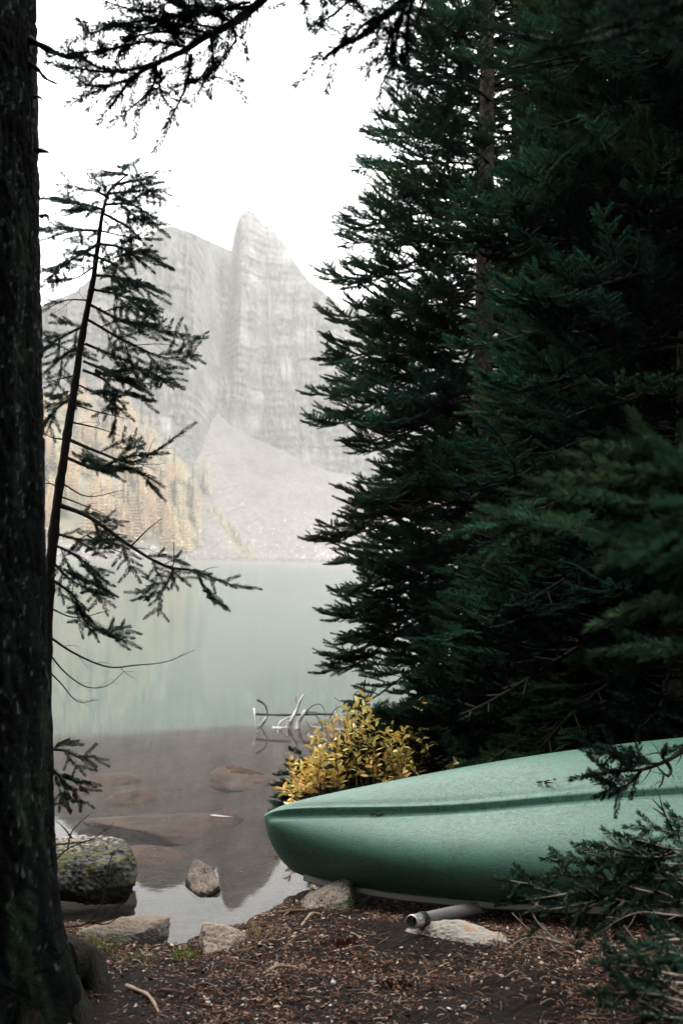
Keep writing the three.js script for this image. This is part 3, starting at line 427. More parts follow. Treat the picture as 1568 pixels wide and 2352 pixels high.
// ------------------------------------------------------------------ young fir at the lower right
{
  const foot = V(1.62, 0.2, -3.15), t = thing('young_fir', 'low green fir at lower right, pale twigs spreading over the canoe side', 'fir tree', foot), loc = (p) => p.sub(foot), R = mulberry(66);
  part('trunk', new Acc().tube([V(0, -0.2, 0), V(0.02, 0.8, 0), V(0, 1.7, 0)], (q) => lerp(0.05, 0.015, q), 10).geo(), barkM, t);
  const c3 = (x, y, d) => at((1900 + x / 1.887) / 4.004, (2850 + y / 1.887) / 4, d), c4 = (x, y, d) => at((1600 + x / 1.3863) / 4.004, (3400 + y / 1.3863) / 4, d);
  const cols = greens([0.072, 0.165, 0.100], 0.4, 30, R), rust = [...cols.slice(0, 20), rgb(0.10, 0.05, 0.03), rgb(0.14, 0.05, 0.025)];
  const o1 = { r0: 0.0055, r1: 0.0014, from: 0.25, spacing: 0.046, twig: 0.115, angle: 0.75, bare: 0.12, step: 0.085, own: 0.45, lift: 0.7, tipUp: 0.08, up: V(0, 1, 0.8).normalize(), subGap: 0.04 }; let k = 900;
  const add = (f, d, pp, o = o1, c = cols, m = paleTwigM) => bough(t, pp.map(([x, y], i) => loc(f(x, y, d + (R() - 0.5) * 0.06))), o, k++, c, m, thinG);
  const bareO = { ...o1, bare: 1, own: 2, twig: 0.07, spacing: 0.06, r0: 0.004 };
  add(c4, 3.2, [[1760, 300], [1568, 275], [1440, 310], [1280, 290], [1150, 270], [1000, 300], [800, 325], [720, 280]]); add(c4, 3.2, [[1150, 270], [1060, 310], [950, 370]]); add(c4, 3.2, [[1240, 285], [1160, 360], [1120, 430]]); add(c4, 3.25, [[1760, 330], [1568, 300], [1480, 250], [1350, 210], [1140, 175], [1060, 140]]); add(c4, 3.3, [[1480, 250], [1300, 215], [1150, 160], [960, 140], [780, 150]]); add(c4, 3.3, [[1100, 220], [900, 245], [720, 190], [610, 170]]); add(c4, 3.25, [[1700, 150], [1568, 160], [1400, 160], [1270, 165]]); add(c4, 3.25, [[1000, 230], [820, 260], [650, 285]]); add(c4, 3.1, [[1700, 380], [1500, 360], [1300, 350], [1080, 470]]); add(c4, 3.3, [[1760, 120], [1500, 90], [1250, 60], [1000, 80]]); add(c4, 3.2, [[1760, 240], [1600, 210], [1450, 120], [1300, 100]]);
  add(c3, 3.25, [[1850, 990], [1650, 960], [1450, 900], [1210, 870]]); add(c3, 3.25, [[1800, 1130], [1650, 1100], [1300, 1060], [1000, 1000], [960, 930]]); add(c3, 3.3, [[1800, 1180], [1600, 1150], [1100, 1120], [780, 1040]]); add(c3, 3.3, [[1800, 1250], [1500, 1220], [900, 1130], [560, 1110]]); add(c3, 3.2, [[1800, 1050], [1500, 1030], [1300, 980], [1140, 940]]); add(c3, 3.2, [[1800, 930], [1620, 880], [1510, 830]]); add(c3, 3.15, [[1800, 1150], [1600, 1080], [1400, 1090], [1200, 1080]]);
  add(c3, 3.2, [[1490, 890], [1420, 740], [1385, 610]], bareO, cols, twigM); add(c3, 3.2, [[1420, 740], [1380, 700], [1340, 655]], bareO, cols, twigM); add(c3, 3.2, [[1430, 780], [1380, 745], [1335, 715]], bareO, cols, twigM);
  add(c4, 2.5, [[1760, 760], [1568, 740], [1440, 725], [1250, 690], [1110, 580]], { ...o1, own: 2, bare: 0.6 }, rust); add(c4, 2.35, [[1760, 640], [1600, 600], [1450, 560], [1330, 580]], o1, rust); add(c4, 2.2, [[1760, 870], [1600, 850], [1400, 800], [1200, 790]], o1, rust); add(c4, 2.4, [[1760, 730], [1500, 690], [1250, 640], [1080, 660]], o1, rust); add(c4, 2.2, [[1760, 950], [1500, 930], [1350, 900]], o1, rust); add(c4, 2.6, [[1760, 520], [1500, 500], [1330, 560], [1200, 600]], o1, rust); add(c4, 2.7, [[1760, 480], [1560, 470], [1400, 480]], o1, cols); add(c4, 2.4, [[1760, 830], [1560, 800], [1430, 700], [1380, 640]], o1, rust);
  for (const q of [[[1290, 485], [1040, 540], [880, 520], [740, 460], [620, 350]], [[900, 520], [800, 490], [690, 490], [585, 550]], [[860, 510], [760, 400], [735, 360]], [[880, 515], [830, 470], [780, 405]], [[555, 460], [570, 510], [580, 560]], [[545, 460], [530, 530], [510, 560]], [[830, 520], [860, 555], [890, 580]], [[1240, 420], [1300, 500], [1340, 550]], [[1390, 420], [1420, 470], [1425, 520]]]) add(c4, 3.15, q, bareO);
  // the branch held out over the canoe
  const o2 = { ...o1, r0: 0.012, r1: 0.002, twig: 0.1, own: 0.7, bare: 0.35, from: 0.35, spacing: 0.05 }, tuft = { ...o1, twig: 0.075, spacing: 0.03, own: 0.1, from: 0.1, bare: 0.05 };
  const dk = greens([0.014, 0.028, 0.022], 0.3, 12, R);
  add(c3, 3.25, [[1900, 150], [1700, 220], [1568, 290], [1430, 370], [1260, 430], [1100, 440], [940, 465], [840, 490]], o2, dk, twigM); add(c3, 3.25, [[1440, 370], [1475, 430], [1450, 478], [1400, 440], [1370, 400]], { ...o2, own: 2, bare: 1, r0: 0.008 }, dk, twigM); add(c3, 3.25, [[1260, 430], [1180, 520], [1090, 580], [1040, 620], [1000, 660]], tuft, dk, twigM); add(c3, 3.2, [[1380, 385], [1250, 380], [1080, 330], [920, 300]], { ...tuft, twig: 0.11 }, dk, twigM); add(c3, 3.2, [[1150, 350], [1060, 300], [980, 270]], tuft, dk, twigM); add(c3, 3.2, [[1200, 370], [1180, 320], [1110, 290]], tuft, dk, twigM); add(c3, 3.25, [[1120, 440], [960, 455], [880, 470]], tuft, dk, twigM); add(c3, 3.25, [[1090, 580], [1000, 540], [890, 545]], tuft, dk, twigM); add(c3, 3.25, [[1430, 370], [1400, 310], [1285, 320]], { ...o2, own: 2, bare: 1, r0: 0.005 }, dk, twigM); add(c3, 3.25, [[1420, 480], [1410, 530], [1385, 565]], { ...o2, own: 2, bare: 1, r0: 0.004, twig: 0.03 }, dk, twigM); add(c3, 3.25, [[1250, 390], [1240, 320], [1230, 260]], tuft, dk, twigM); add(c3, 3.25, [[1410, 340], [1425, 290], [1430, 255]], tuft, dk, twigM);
}

// ------------------------------------------------------------------ canoe, lying bottom up
function hullPoint(s, t, lift = 0) { // s 0..1 along, t -1 near gunwale .. 0 keel .. 1 far gunwale
  const C = CAN, e = s < 0.5 ? s : 1 - s, u = e / 0.5, half = C.b * Math.pow(1 - Math.pow(1 - u, 2.2), C.eb) + 0.014 + 0.022 * (1 - Math.exp(-e * C.L / 0.03)) * Math.exp(-e * C.L / 0.3), dep = C.d0 + (C.dm - C.d0) * (1 - Math.pow(1 - u, C.ed)) + C.rk * Math.exp(-e * C.L / C.rl);
  const a = t * Math.PI / 2, yy = Math.sign(t) * Math.pow(Math.abs(Math.sin(a)), C.fl), zz = Math.pow(Math.max(0, Math.cos(a)), C.fl), g = 1 - 0.17 * (1 - zz) ** 2 * sst(0.35, 0.85, Math.abs(t));
  let X = s * C.L + (s < 0.5 ? 1 : -1) * C.sr * -(1 - Math.pow(1 - clamp(zz, 0, 1), 2.6)) * Math.exp(-e * C.L / C.sl), Y = half * yy * g, Z = zz * dep + lift;
  const endRound = Math.exp(-e * C.L / 0.05); Z -= 0.02 * endRound * zz;
  const w = Y + 0.004; Z -= 0.026 * Math.exp(-((((e * C.L) - 0.75) / 0.48) ** 2)) * Math.exp(-((Y / 0.22) ** 2)); Z += (0.025 * Math.exp(-((w / 0.011) ** 2)) - 0.010 * Math.exp(-(((w + 0.026) / 0.013) ** 2)) - 0.004 * Math.exp(-(((w - 0.035) / 0.02) ** 2))) * (1 - endRound);
  const ct = Math.cos(C.til), st = Math.sin(C.til), Y2 = Y * ct - Z * st, Z2 = Y * st + Z * ct, X3 = X * Math.cos(C.pit), Z3 = Z2 + Math.sin(C.pit) * X;
  return V(C.x0 + X3 * Math.cos(C.yaw) + Y2 * Math.sin(C.yaw), C.y0 + Z3, C.z0 + X3 * Math.sin(C.yaw) - Y2 * Math.cos(C.yaw));
}
{
  const t = thing('canoe', 'overturned mint green canoe with grey gunwale lying at the water edge', 'canoe', hullPoint(0.3, 0).setY(0.1)), off = t.position;
  const R = mulberry(4), size = 1024, fl = new Float32Array(size * size).fill(1);
  for (let k = 0; k < 4200; k++) { // scuffs and dark flecks of needle dust
    const x = R() * size, y = R() * size, a = (R() - 0.5) * 1.3 + (R() < 0.15 ? 1.2 : 0), n = R() < 0.02 ? 26 + R() * 34 : 4 + R() * 7, dark = 0.30 + 0.4 * R(); if (tileNoise(x / size, y / size, 5, 2) + 0.35 * R() < 0.08) continue;
    for (let q = 0; q < n; q++) { const i = Math.floor(x + Math.cos(a) * q + size) % size, j = Math.floor(y + Math.sin(a) * q + size) % size; for (let w = 0; w < 3; w++) { const jj = (j + w) % size; fl[jj * size + i] = Math.min(fl[jj * size + i], dark); } }
  }
  for (let k = 0; k < 260; k++) { const x = R() * size, y = R() * size, a = (R() - 0.5) * 0.5, n = 20 + R() * 90; for (let q = 0; q < n; q++) { const i = Math.floor(x + Math.cos(a) * q + size) % size, j = Math.floor(y + Math.sin(a) * q + size) % size; fl[j * size + i] *= 1.3; } }
  const map = tex(size, (u, v) => { const f = fl[Math.floor(v * size) * size + Math.floor(u * size)], n = 1 + 0.08 * tileNoise(u, v, 10, 4) + 0.30 * tileNoise(u + 0.3, v, 90, 2), k = f * n; return [0.228 * k, 0.382 * k, 0.325 * k]; }, true);
  const rg = tex(512, (u, v) => { const g = 0.72 + 0.22 * tileNoise(u, v, 60, 3); return [0, g, 0]; });
  const NS = 220, NT = 250, arc = [];
  const geo = gridGeo(NS, NT, (i, j) => { const q = j * 2 - 1, tt = Math.sign(q) * Math.pow(Math.abs(q), 1.35), s = i < 0.5 ? 0.5 * Math.pow(i * 2, 1.7) : 1 - 0.5 * Math.pow(2 - i * 2, 1.7); return hullPoint(s, tt).sub(off); }, (i, j) => { const s = i < 0.5 ? 0.5 * Math.pow(i * 2, 1.7) : 1 - 0.5 * Math.pow(2 - i * 2, 1.7); return [s * CAN.L / 1.0, j * 1.45]; });
  part('hull', geo, new THREE.MeshPhysicalMaterial({ map, roughness: 0.8, roughnessMap: rg, bumpMap: rep(noiseTex, 9), bumpScale: 0.0005, side: THREE.DoubleSide, clearcoat: 0.12, clearcoatRoughness: 0.5 }), t);
  const rim = (sg) => { // aluminium rail along one edge
    const a = new Acc(), N = 120; let prev = -1;
    for (let k = 0; k <= N; k++) {
      const s = lerp(0.03, 0.97, k / N), p = hullPoint(s, sg * 0.999), q = hullPoint(s, sg * 0.93), e = hullPoint(Math.min(1, s + 0.004), sg * 0.999).sub(p).normalize(), up = V(0, 1, 0), out = V().crossVectors(e, up).normalize(); if (out.z * sg > 0) out.negate(); const c = [];
      for (const [w, h] of [[0.004, 0.016], [0.020, 0.008], [0.024, -0.010], [0.016, -0.018], [-0.012, -0.018], [-0.012, 0.014]]) c.push(p.clone().addScaledVector(out, w).addScaledVector(up, h).sub(off));
      const st = a.p.length / 3; c.forEach((v) => a.vert(v.x, v.y, v.z, out.x, out.y, out.z, k * 0.1, 0)); if (prev >= 0) for (let m = 0; m < 6; m++) { const n = (m + 1) % 6; a.i.push(prev + m, st + m, st + n, prev + m, st + n, prev + n); } prev = st;
    }
    const g = a.geo(); const f = g.toNonIndexed(); f.computeVertexNormals(); return f;
  };
  const alum = std({ color: rgb(0.36, 0.35, 0.345), roughness: 0.55, metalness: 0.2 });
  part('gunwale', rim(-1), alum, t); part('gunwale', rim(1), alum, t);
}
{ // bits lying on the hull
  const lichM = std({ color: rgb(0.035, 0.035, 0.03) });
  const clump = (s, t, n, sd, sz, label) => { const R = mulberry(sd), a = new Acc(), p0 = hullPoint(s, t), d0 = hullPoint(s + 0.01, t).sub(p0).normalize(); for (let k = 0; k < n; k++) { const p = p0.clone().addScaledVector(d0, (R() - 0.5) * sz).add(V(0, 0.004 + 0.01 * R(), (R() - 0.5) * 0.02)), q = p.clone().addScaledVector(d0, (R() - 0.3) * sz * 0.6).add(V(0, (R() - 0.25) * sz * 0.25, (R() - 0.5) * sz * 0.3)); a.tube([p, p.clone().lerp(q, 0.5).add(V(0, 0.003, 0)), q], (u) => (0.004 - 0.0025 * u) * (0.6 + 0.7 * R()), 5); } solid('dark_twig', a.geo(), lichM, label, 'twig'); };
  clump(0.105, -0.02, 12, 5, 0.05, 'tiny dark lichen scrap lying on the canoe keel nearest its bow'); clump(0.265, 0.04, 9, 6, 0.085, 'dark twig fragment lying on the canoe keel below the hanging fir tip');
}

// ------------------------------------------------------------------ stones
function rockGeo(seed, size, { planes = 16, sharp = 22, rough = 0.07, fine = 0.042, cut = 0.25, detail = 38 } = {}, col) {
  const R = mulberry(seed), P = []; for (let k = 0; k < planes; k++) { const n = V(R() * 2 - 1, R() * 2 - 1, R() * 2 - 1).normalize(); P.push([n, 1 - cut * R() - (k < 5 ? cut * 0.5 : 0)]); }
  let g = new THREE.IcosahedronGeometry(1, detail); g.deleteAttribute('normal'); g.deleteAttribute('uv'); g = mergeVertices(g, 1e-4); const p = g.attributes.position, v = V(), c = [];
  for (let k = 0; k < p.count; k++) {
    v.fromBufferAttribute(p, k).normalize(); let s = 0; for (const [n, d] of P) { const q = n.dot(v) / d; if (q > 0.2) s += Math.pow(q, sharp); }
    let r = Math.pow(s + Math.pow(0.8, sharp), -1 / sharp); r = Math.min(r, 1.25); const e = seed * 1.7;
    r *= 1 + rough * 2 * fbm(v.x * 1.8 + e, v.y * 1.8, v.z * 1.8, 4) + fine * 2 * fbm(v.x * 9 + e, v.y * 9, v.z * 9, 4) + fine * 0.8 * fbm(v.x * 28 + e, v.y * 28, v.z * 28, 2); v.multiplyScalar(r);
    const cc = col(v, fbm(v.x * 2.5 + e, v.y * 2.5, v.z * 2.5, 4), fbm(v.x * 11 + e, v.y * 11, v.z * 11, 3)); c.push(...cc); p.setXYZ(k, v.x * size[0], v.y * size[1], v.z * size[2]);
  }
  g.setAttribute('color', new THREE.Float32BufferAttribute(c, 3)); const u = new Float32Array(p.count * 2); for (let k = 0; k < p.count; k++) { u[2 * k] = p.getX(k) * 4 + p.getY(k) * 2; u[2 * k + 1] = p.getZ(k) * 4 + p.getY(k) * 3; } g.setAttribute('uv', new THREE.BufferAttribute(u, 2)); g.computeVertexNormals(); return g;
}
const rockM = std({ vertexColors: true, bumpMap: rep(noiseTex, 1.5), bumpScale: 0.005, roughness: 0.9 });
function rock(seed, pos, size, turn, opt, col, label, name = 'boulder', category = 'boulder', tip = [0, 0], group) { const o = solid(name, rockGeo(seed, size, opt, col), rockM, label, category, group); o.position.copy(pos); o.rotation.set(tip[0], turn, tip[1]); return o; }
const mixc = (a, b, t) => a.map((x, i) => lerp(x, b[i], t));
{
  const wetY = (v, y) => sst(y + 0.12, y - 0.05, v.y);
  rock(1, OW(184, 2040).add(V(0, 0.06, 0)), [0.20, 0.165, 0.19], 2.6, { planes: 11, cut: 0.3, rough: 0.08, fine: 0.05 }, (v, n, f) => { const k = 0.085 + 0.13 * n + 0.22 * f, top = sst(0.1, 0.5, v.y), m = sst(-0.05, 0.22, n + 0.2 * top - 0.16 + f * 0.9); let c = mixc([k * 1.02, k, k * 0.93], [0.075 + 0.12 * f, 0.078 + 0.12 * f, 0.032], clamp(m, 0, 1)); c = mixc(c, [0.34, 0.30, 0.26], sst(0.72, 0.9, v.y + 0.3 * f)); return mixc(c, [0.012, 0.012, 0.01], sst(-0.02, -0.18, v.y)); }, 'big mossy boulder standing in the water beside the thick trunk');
  rock(2, OW(465, 2040).add(V(0, 0.012, -0.07)), [0.072, 0.06, 0.14], 0.35, { planes: 12, cut: 0.3 }, (v, n, f) => { const k = 0.12 + 0.12 * n + 0.14 * f; return mixc([k * 1.2, k * 0.95, k * 0.78], [0.015, 0.015, 0.014], sst(0.12, -0.05, v.y)); }, 'small wet stone sticking out of the shallow water between boulder and canoe', 'stone', 'stone', [0.22, -0.12]);
  rock(3, OW(300, 2158, 0.03).add(V(0, 0.01, 0)), [0.175, 0.085, 0.12], 0.15, { planes: 15, cut: 0.3, rough: 0.04 }, (v, n, f) => { const k = 0.10 + 0.09 * n + 0.12 * f, top = sst(0.4, 0.75, v.y); return mixc([k * 1.05, k * 0.95, k * 0.85], [0.2, 0.15, 0.11], top * 0.7); }, 'flat topped grey brown rock at the water edge with grass at its left end', 'rock', 'rock', [0.05, -0.05]);
  rock(4, OW(512, 2178, 0.03).add(V(0, -0.005, 0)), [0.12, 0.095, 0.11], 1.3, { planes: 18, cut: 0.16, rough: 0.05 }, (v, n, f) => { const k = 0.19 + 0.12 * n + 0.16 * f; return [k * 1.16, k * 0.92, k * 0.76]; }, 'rounded tan rock half sunk in litter at the middle of the water edge', 'rock', 'rock');
  rock(5, OW(752, 2088, 0.0).add(V(0, 0.028, 0.04)), [0.145, 0.075, 0.11], 0.9, { planes: 20, cut: 0.14, rough: 0.1, fine: 0.06 }, (v, n, f) => { const k = 0.17 + 0.14 * n + 0.24 * f, moss = sst(0.62, 0.3, v.y + 0.3 * n - v.x * 0.25 - v.z * 0.25); return mixc([k * 1.12, k * 0.92, k * 0.76], [0.035, 0.045, 0.02], moss); }, 'hump backed pale rock with mossy foot right against the canoe gunwale', 'rock', 'rock', [0.1, 0.2]);
  rock(6, OW(1075, 2168, 0.085).add(V(0, -0.005, 0)), [0.235, 0.06, 0.10], -0.2, { planes: 15, cut: 0.28, rough: 0.09, fine: 0.05 }, (v, n, f) => { const k = 0.27 + 0.2 * n + 0.26 * f, s = sst(0.02, 0.25, n + f * 0.7) * sst(0.2, 0.5, v.y); return mixc(mixc([k, k * 0.93, k * 0.83], [0.24, 0.12, 0.06], s * 0.75), [0.06, 0.05, 0.035], sst(0.1, -0.25, v.y)); }, 'pale flat rock lying in the soil just below the grey hose', 'rock', 'rock', [0.1, 0.08]);
  // sunken slabs
  const sunk = (v, n, f) => { const k = 0.021 + 0.028 * n + 0.022 * f; return [k * 1.6, k * 0.8, k * 0.42]; };
  [[420, 1925, 0.50, 0.34, 'large reddish sunken slab under shallow water left of the bow'], [330, 1850, 0.30, 0.2, 'pale brown sunken stone farther out behind the mossy boulder'], [520, 1930, 0.18, 0.14, 'small sunken stone next to the canoe bow'], [350, 1985, 0.28, 0.22, 'sunken brown stone just right of the mossy boulder'], [270, 1800, 0.34, 0.22, 'sunken stone far out at the left near the thick trunk'], [560, 1830, 0.34, 0.25, 'sunken stone out past the floating bark']].forEach(([x, y, a, b, label], k) => { const p = OW(x, y, -0.2); p.y = groundY(p.x, p.z) - 0.025; rock(30 + k, p, [a, 0.07 + 0.02 * (k % 3), b], k, { planes: 12, cut: 0.25, detail: 14 }, sunk, label, 'sunken_stone', 'stone'); });
  // little stones on the soil
  const R = mulberry(8); for (let k = 0; k < 16; k++) { const x = lerp(-0.5, 1.05, R()), z = lerp(-2.7, -3.5, R()), y = groundY(x, z); if (y < 0.04) continue; const s = 0.004 + 0.006 * R(), g = 0.35 + 0.2 * R(); const o = solid('pebble', rockGeo(60 + k, [s, s * 0.7, s * 0.9], { detail: 5, planes: 9 }, () => [g, g * 0.95, g * 0.9]), rockM, 'small pale pebble lying loose in the brown litter', 'pebble', 'pebbles scattered in the litter'); o.position.set(x, y + s * 0.3, z); }
}

// ------------------------------------------------------------------ hose under the canoe
{
  const a = at(411, 922, 3.72), b = at(470, 909, 4.08); const d = b.clone().sub(a).normalize(), t = thing('suction_hose', 'ribbed grey hose with metal coupling poking out from under the canoe', 'hose', a), q = new THREE.Quaternion().setFromUnitVectors(V(0, 1, 0), d);
  const lathe = (pr, name, m) => { const o = part(name, new THREE.LatheGeometry(pr.map(([r, h]) => new THREE.Vector2(r, h)), 32), m, t); o.quaternion.copy(q); };
  lathe([[0.013, 0.03], [0.021, 0.03], [0.0215, -0.002], [0.0255, 0], [0.027, 0.004], [0.0265, 0.011], [0.0235, 0.014], [0.0235, 0.026], [0.026, 0.030], [0.026, 0.055], [0.022, 0.058]], 'coupling', std({ color: rgb(0.45, 0.42, 0.40), metalness: 0.85, roughness: 0.38 }));
  lathe([[0.021, 0.05], [0.028, 0.056], [0.029, 0.062], [0.029, 0.068], [0.0265, 0.07], [0.0265, 0.078], [0.029, 0.08], [0.029, 0.088], [0.022, 0.092]], 'clamp', std({ color: rgb(0.015, 0.015, 0.016), roughness: 0.4 }));
  const pr = []; for (let k = 0; k <= 300; k++) { const h = 0.09 + k * 0.002; pr.push([0.0235 + 0.0024 * Math.sin(h * 2 * Math.PI / 0.0155), h]); } lathe(pr, 'ribbed_tube', std({ color: rgb(0.115, 0.11, 0.107), roughness: 0.5 }));
}

// ------------------------------------------------------------------ yellow leaved shrub
{
  const D = 5.95, foot = at(352, 800, D); foot.y = groundY(foot.x, foot.z); const t = thing('willow_shrub', 'shrub with golden yellow autumn leaves between the water and the canoe', 'shrub', foot), R = mulberry(21);
  const leaf = (w, cu) => gridGeo(4, 6, (i, j) => { const x = (i * 2 - 1) * w * Math.pow(Math.sin(Math.PI * clamp(j * 0.94 + 0.04, 0, 1)), 0.8), l = j; return V(x, 0.10 * Math.abs(i * 2 - 1) * w * 3 + cu * l * l, l); }, (i, j) => [i, j]);
  const L = [leaf(0.19, -0.25), leaf(0.23, 0.15), leaf(0.17, -0.05)], mats = [[0.78, 0.55, 0.17], [0.80, 0.66, 0.27], [0.76, 0.47, 0.12], [0.68, 0.56, 0.18], [0.80, 0.67, 0.34], [0.34, 0.38, 0.10], [0.60, 0.52, 0.16]].map((c) => new THREE.MeshPhysicalMaterial({ color: rgb(...c), roughness: 0.75, transmission: 0.3, thickness: 0, side: THREE.DoubleSide }));
  const stems = new Acc(), put = [], loc = (p) => p.sub(foot);
  const shoot = (bx, by, tx, ty, d, n, from = 0.35, sz = 1) => {
    const a = loc(at(bx, by, d)), c = loc(at(tx, ty, d + (R() - 0.5) * 0.15)), b = a.clone().lerp(c, 0.5).add(V((R() - 0.5) * 0.04, 0.02, (R() - 0.5) * 0.04)), cv = new THREE.CatmullRomCurve3([a, b, c]); stems.tube(cv.getPoints(8), (q) => lerp(0.0035, 0.0014, q), 4);
    for (let k = 0; k < n; k++) { const q = from + (1 - from) * (k + R() * 0.6) / n, p = cv.getPointAt(Math.min(1, q)), az = k * 2.4 + R(), T = cv.getTangentAt(Math.min(1, q)), dir = V(Math.cos(az), 0.1 + 0.9 * (R() - 0.35), Math.sin(az)).addScaledVector(T, 0.25 + 0.55 * q * R()).normalize(); put.push([p, dir, sz * (0.038 + 0.024 * R()), R()]); }
  };
  for (let k = 0; k < 96; k++) { const q = (k + R()) / 96, x = lerp(284, 414, q), top = lerp(756, 714, sst(0, 0.4, q)) + 12 * Math.sin(q * 9) + R() * R() * 84 - 4, d = D + (R() - 0.5) * 0.45; shoot(x + (R() - 0.5) * 22 + 8, 799 - q * 8, x + (R() - 0.5) * 16, top, d, 9 + Math.floor(R() * 6), 0.2); }
  for (const [a, b, c, d, n] of [[356, 770, 365, 694, 10], [412, 780, 419, 699, 12], [425, 745, 418, 712, 6], [404, 765, 408, 722, 8], [306, 800, 290, 786, 8], [316, 800, 302, 782, 9], [328, 800, 312, 780, 9], [418, 790, 438, 757, 8], [424, 790, 452, 768, 8], [400, 780, 432, 740, 9], [430, 780, 464, 760, 7], [420, 785, 440, 765, 6], [340, 780, 352, 722, 10]]) shoot(a, b, c, d, D + 0.05 * R(), n, 0.45, 1.05);
  for (let k = 0; k < 16; k++) { const x = lerp(402, 446, R()); shoot(x - 6, 792, x + (R() - 0.5) * 14, lerp(732, 768, R()), D + 0.1 * (R() - 0.5), 6, 0.3, 0.9); }
  part('stems', stems.geo(), std({ color: rgb(0.10, 0.06, 0.04) }), t);
  const Zup = V(0, 0, 1), order = put.map((x, i) => i).sort((a, b) => put[b][0].z - put[a][0].z), single = new Set(order.slice(0, 290)), rest = [];
  put.forEach(([p, d, s, r], i) => { const q = new THREE.Quaternion().setFromUnitVectors(Zup, d).multiply(new THREE.Quaternion().setFromAxisAngle(Zup, (r - 0.5) * 2)), m = new THREE.Matrix4().compose(p, q, V(s, s, s)); if (single.has(i)) { const mi = p.x < -0.08 ? Math.floor(r * 97) % 3 * (r < 0.5 ? 1 : 2) : Math.floor(r * 57) % 7, o = part('leaf', L[i % 3], mats[mi], t); m.decompose(o.position, o.quaternion, o.scale); } else rest.push(m); });
  if (rest.length) stuff('leaves', L[0], mats[3], rest, [rgb(1, 1, 1), rgb(0.8, 0.9, 0.7), rgb(1.1, 0.9, 0.7)], t);
  fir(gAt(304, 6.1), 0.27, 0.010, (h) => 0.22 * Math.pow(1 - h / 0.33, 0.5), { from: 0.03, to: 0.26, gap: 0.035, per: 6 }, 120, 'low green fir seedling under the left end of the yellow shrub');
  fir(gAt(372, 6.15), 0.5, 0.014, (h) => 0.36 * Math.pow(1 - h / 0.6, 0.6), { from: 0.03, to: 0.5, gap: 0.035, per: 7 }, 121, 'low green fir seedling hidden in the middle of the yellow shrub');
  fir(gAt(416, 6.1), 0.55, 0.014, (h) => 0.34 * Math.pow(1 - h / 0.65, 0.6), { from: 0.03, to: 0.5, gap: 0.035, per: 7 }, 122, 'low dark fir seedling at the right end of the yellow shrub');
}

// ------------------------------------------------------------------ bleached branches standing in the lake
{
  const white = std({ color: rgb(0.62, 0.58, 0.54), bumpMap: noiseTex, bumpScale: 0.004 }), dark = std({ color: rgb(0.085, 0.06, 0.05) });
  const mk = (label, m, list, parts) => { const t = thing('driftwood_branch', label, 'driftwood', OW(...list[0].at(-1))); t.position.y = 0; for (const [r0, r1, dd, ...pp] of [list[0].slice(0, 0).length ? [] : null].filter(Boolean)) void r0; parts.forEach(([r0, r1, mm, ...pp], k) => { const R = mulberry(k + 3); part(k ? 'limb' : 'stem', new Acc().tube(smooth(pp.map(([x, y]) => O(x, y, 8.9 + (R() - 0.5) * 0.06).sub(t.position)), 16), (q) => lerp(r0, r1, q) * (1 + 0.15 * Math.sin(q * 21)), 6).geo(), mm ?? m, t); }); };
  mk('dark waterlogged log lying level with white stubs at its left end', dark, [[[585, 1672]]], [[0.011, 0.009, dark, [584, 1640], [640, 1642], [700, 1641], [765, 1640]], [0.012, 0.006, white, [583, 1627], [585, 1641], [590, 1680]], [0.010, 0.005, dark, [590, 1607], [608, 1620], [613, 1642], [600, 1668], [586, 1678]], [0.009, 0.004, white, [614, 1640], [606, 1655], [590, 1668]], [0.008, 0.005, white, [595, 1646], [597, 1660]]]);
  mk('white forked dead branch poking out of the lake, tallest of the snags', white, [[[655, 1676]]], [[0.02, 0.007, white, [664, 1668], [672, 1648], [682, 1628], [690, 1606], [697, 1595]], [0.012, 0.005, white, [684, 1622], [679, 1608], [678, 1598]], [0.014, 0.008, white, [640, 1684], [642, 1662], [655, 1652], [672, 1645]], [0.012, 0.008, white, [625, 1672], [650, 1672], [662, 1670]], [0.012, 0.008, white, [660, 1655], [661, 1675], [664, 1690]], [0.026, 0.014, white, [682, 1676], [686, 1656], [697, 1638], [699, 1632]]]);
  mk('thin arching dead twigs above the water beside the yellow shrub', dark, [[[790, 1676]]], [[0.006, 0.003, dark, [700, 1640], [715, 1622], [735, 1618], [748, 1640]], [0.006, 0.003, dark, [699, 1636], [725, 1636], [748, 1645]], [0.005, 0.003, dark, [755, 1650], [770, 1628], [790, 1622], [798, 1630]], [0.005, 0.003, dark, [720, 1640], [735, 1655], [740, 1680]], [0.012, 0.005, white, [812, 1675], [806, 1655], [797, 1640], [791, 1614], [775, 1608], [765, 1600]], [0.008, 0.005, white, [765, 1645], [800, 1640]], [0.009, 0.005, white, [790, 1678], [740, 1668], [728, 1650]], [0.008, 0.004, white, [735, 1672], [712, 1668], [700, 1655]], [0.008, 0.004, white, [742, 1682], [722, 1690], [704, 1688]]]);
}

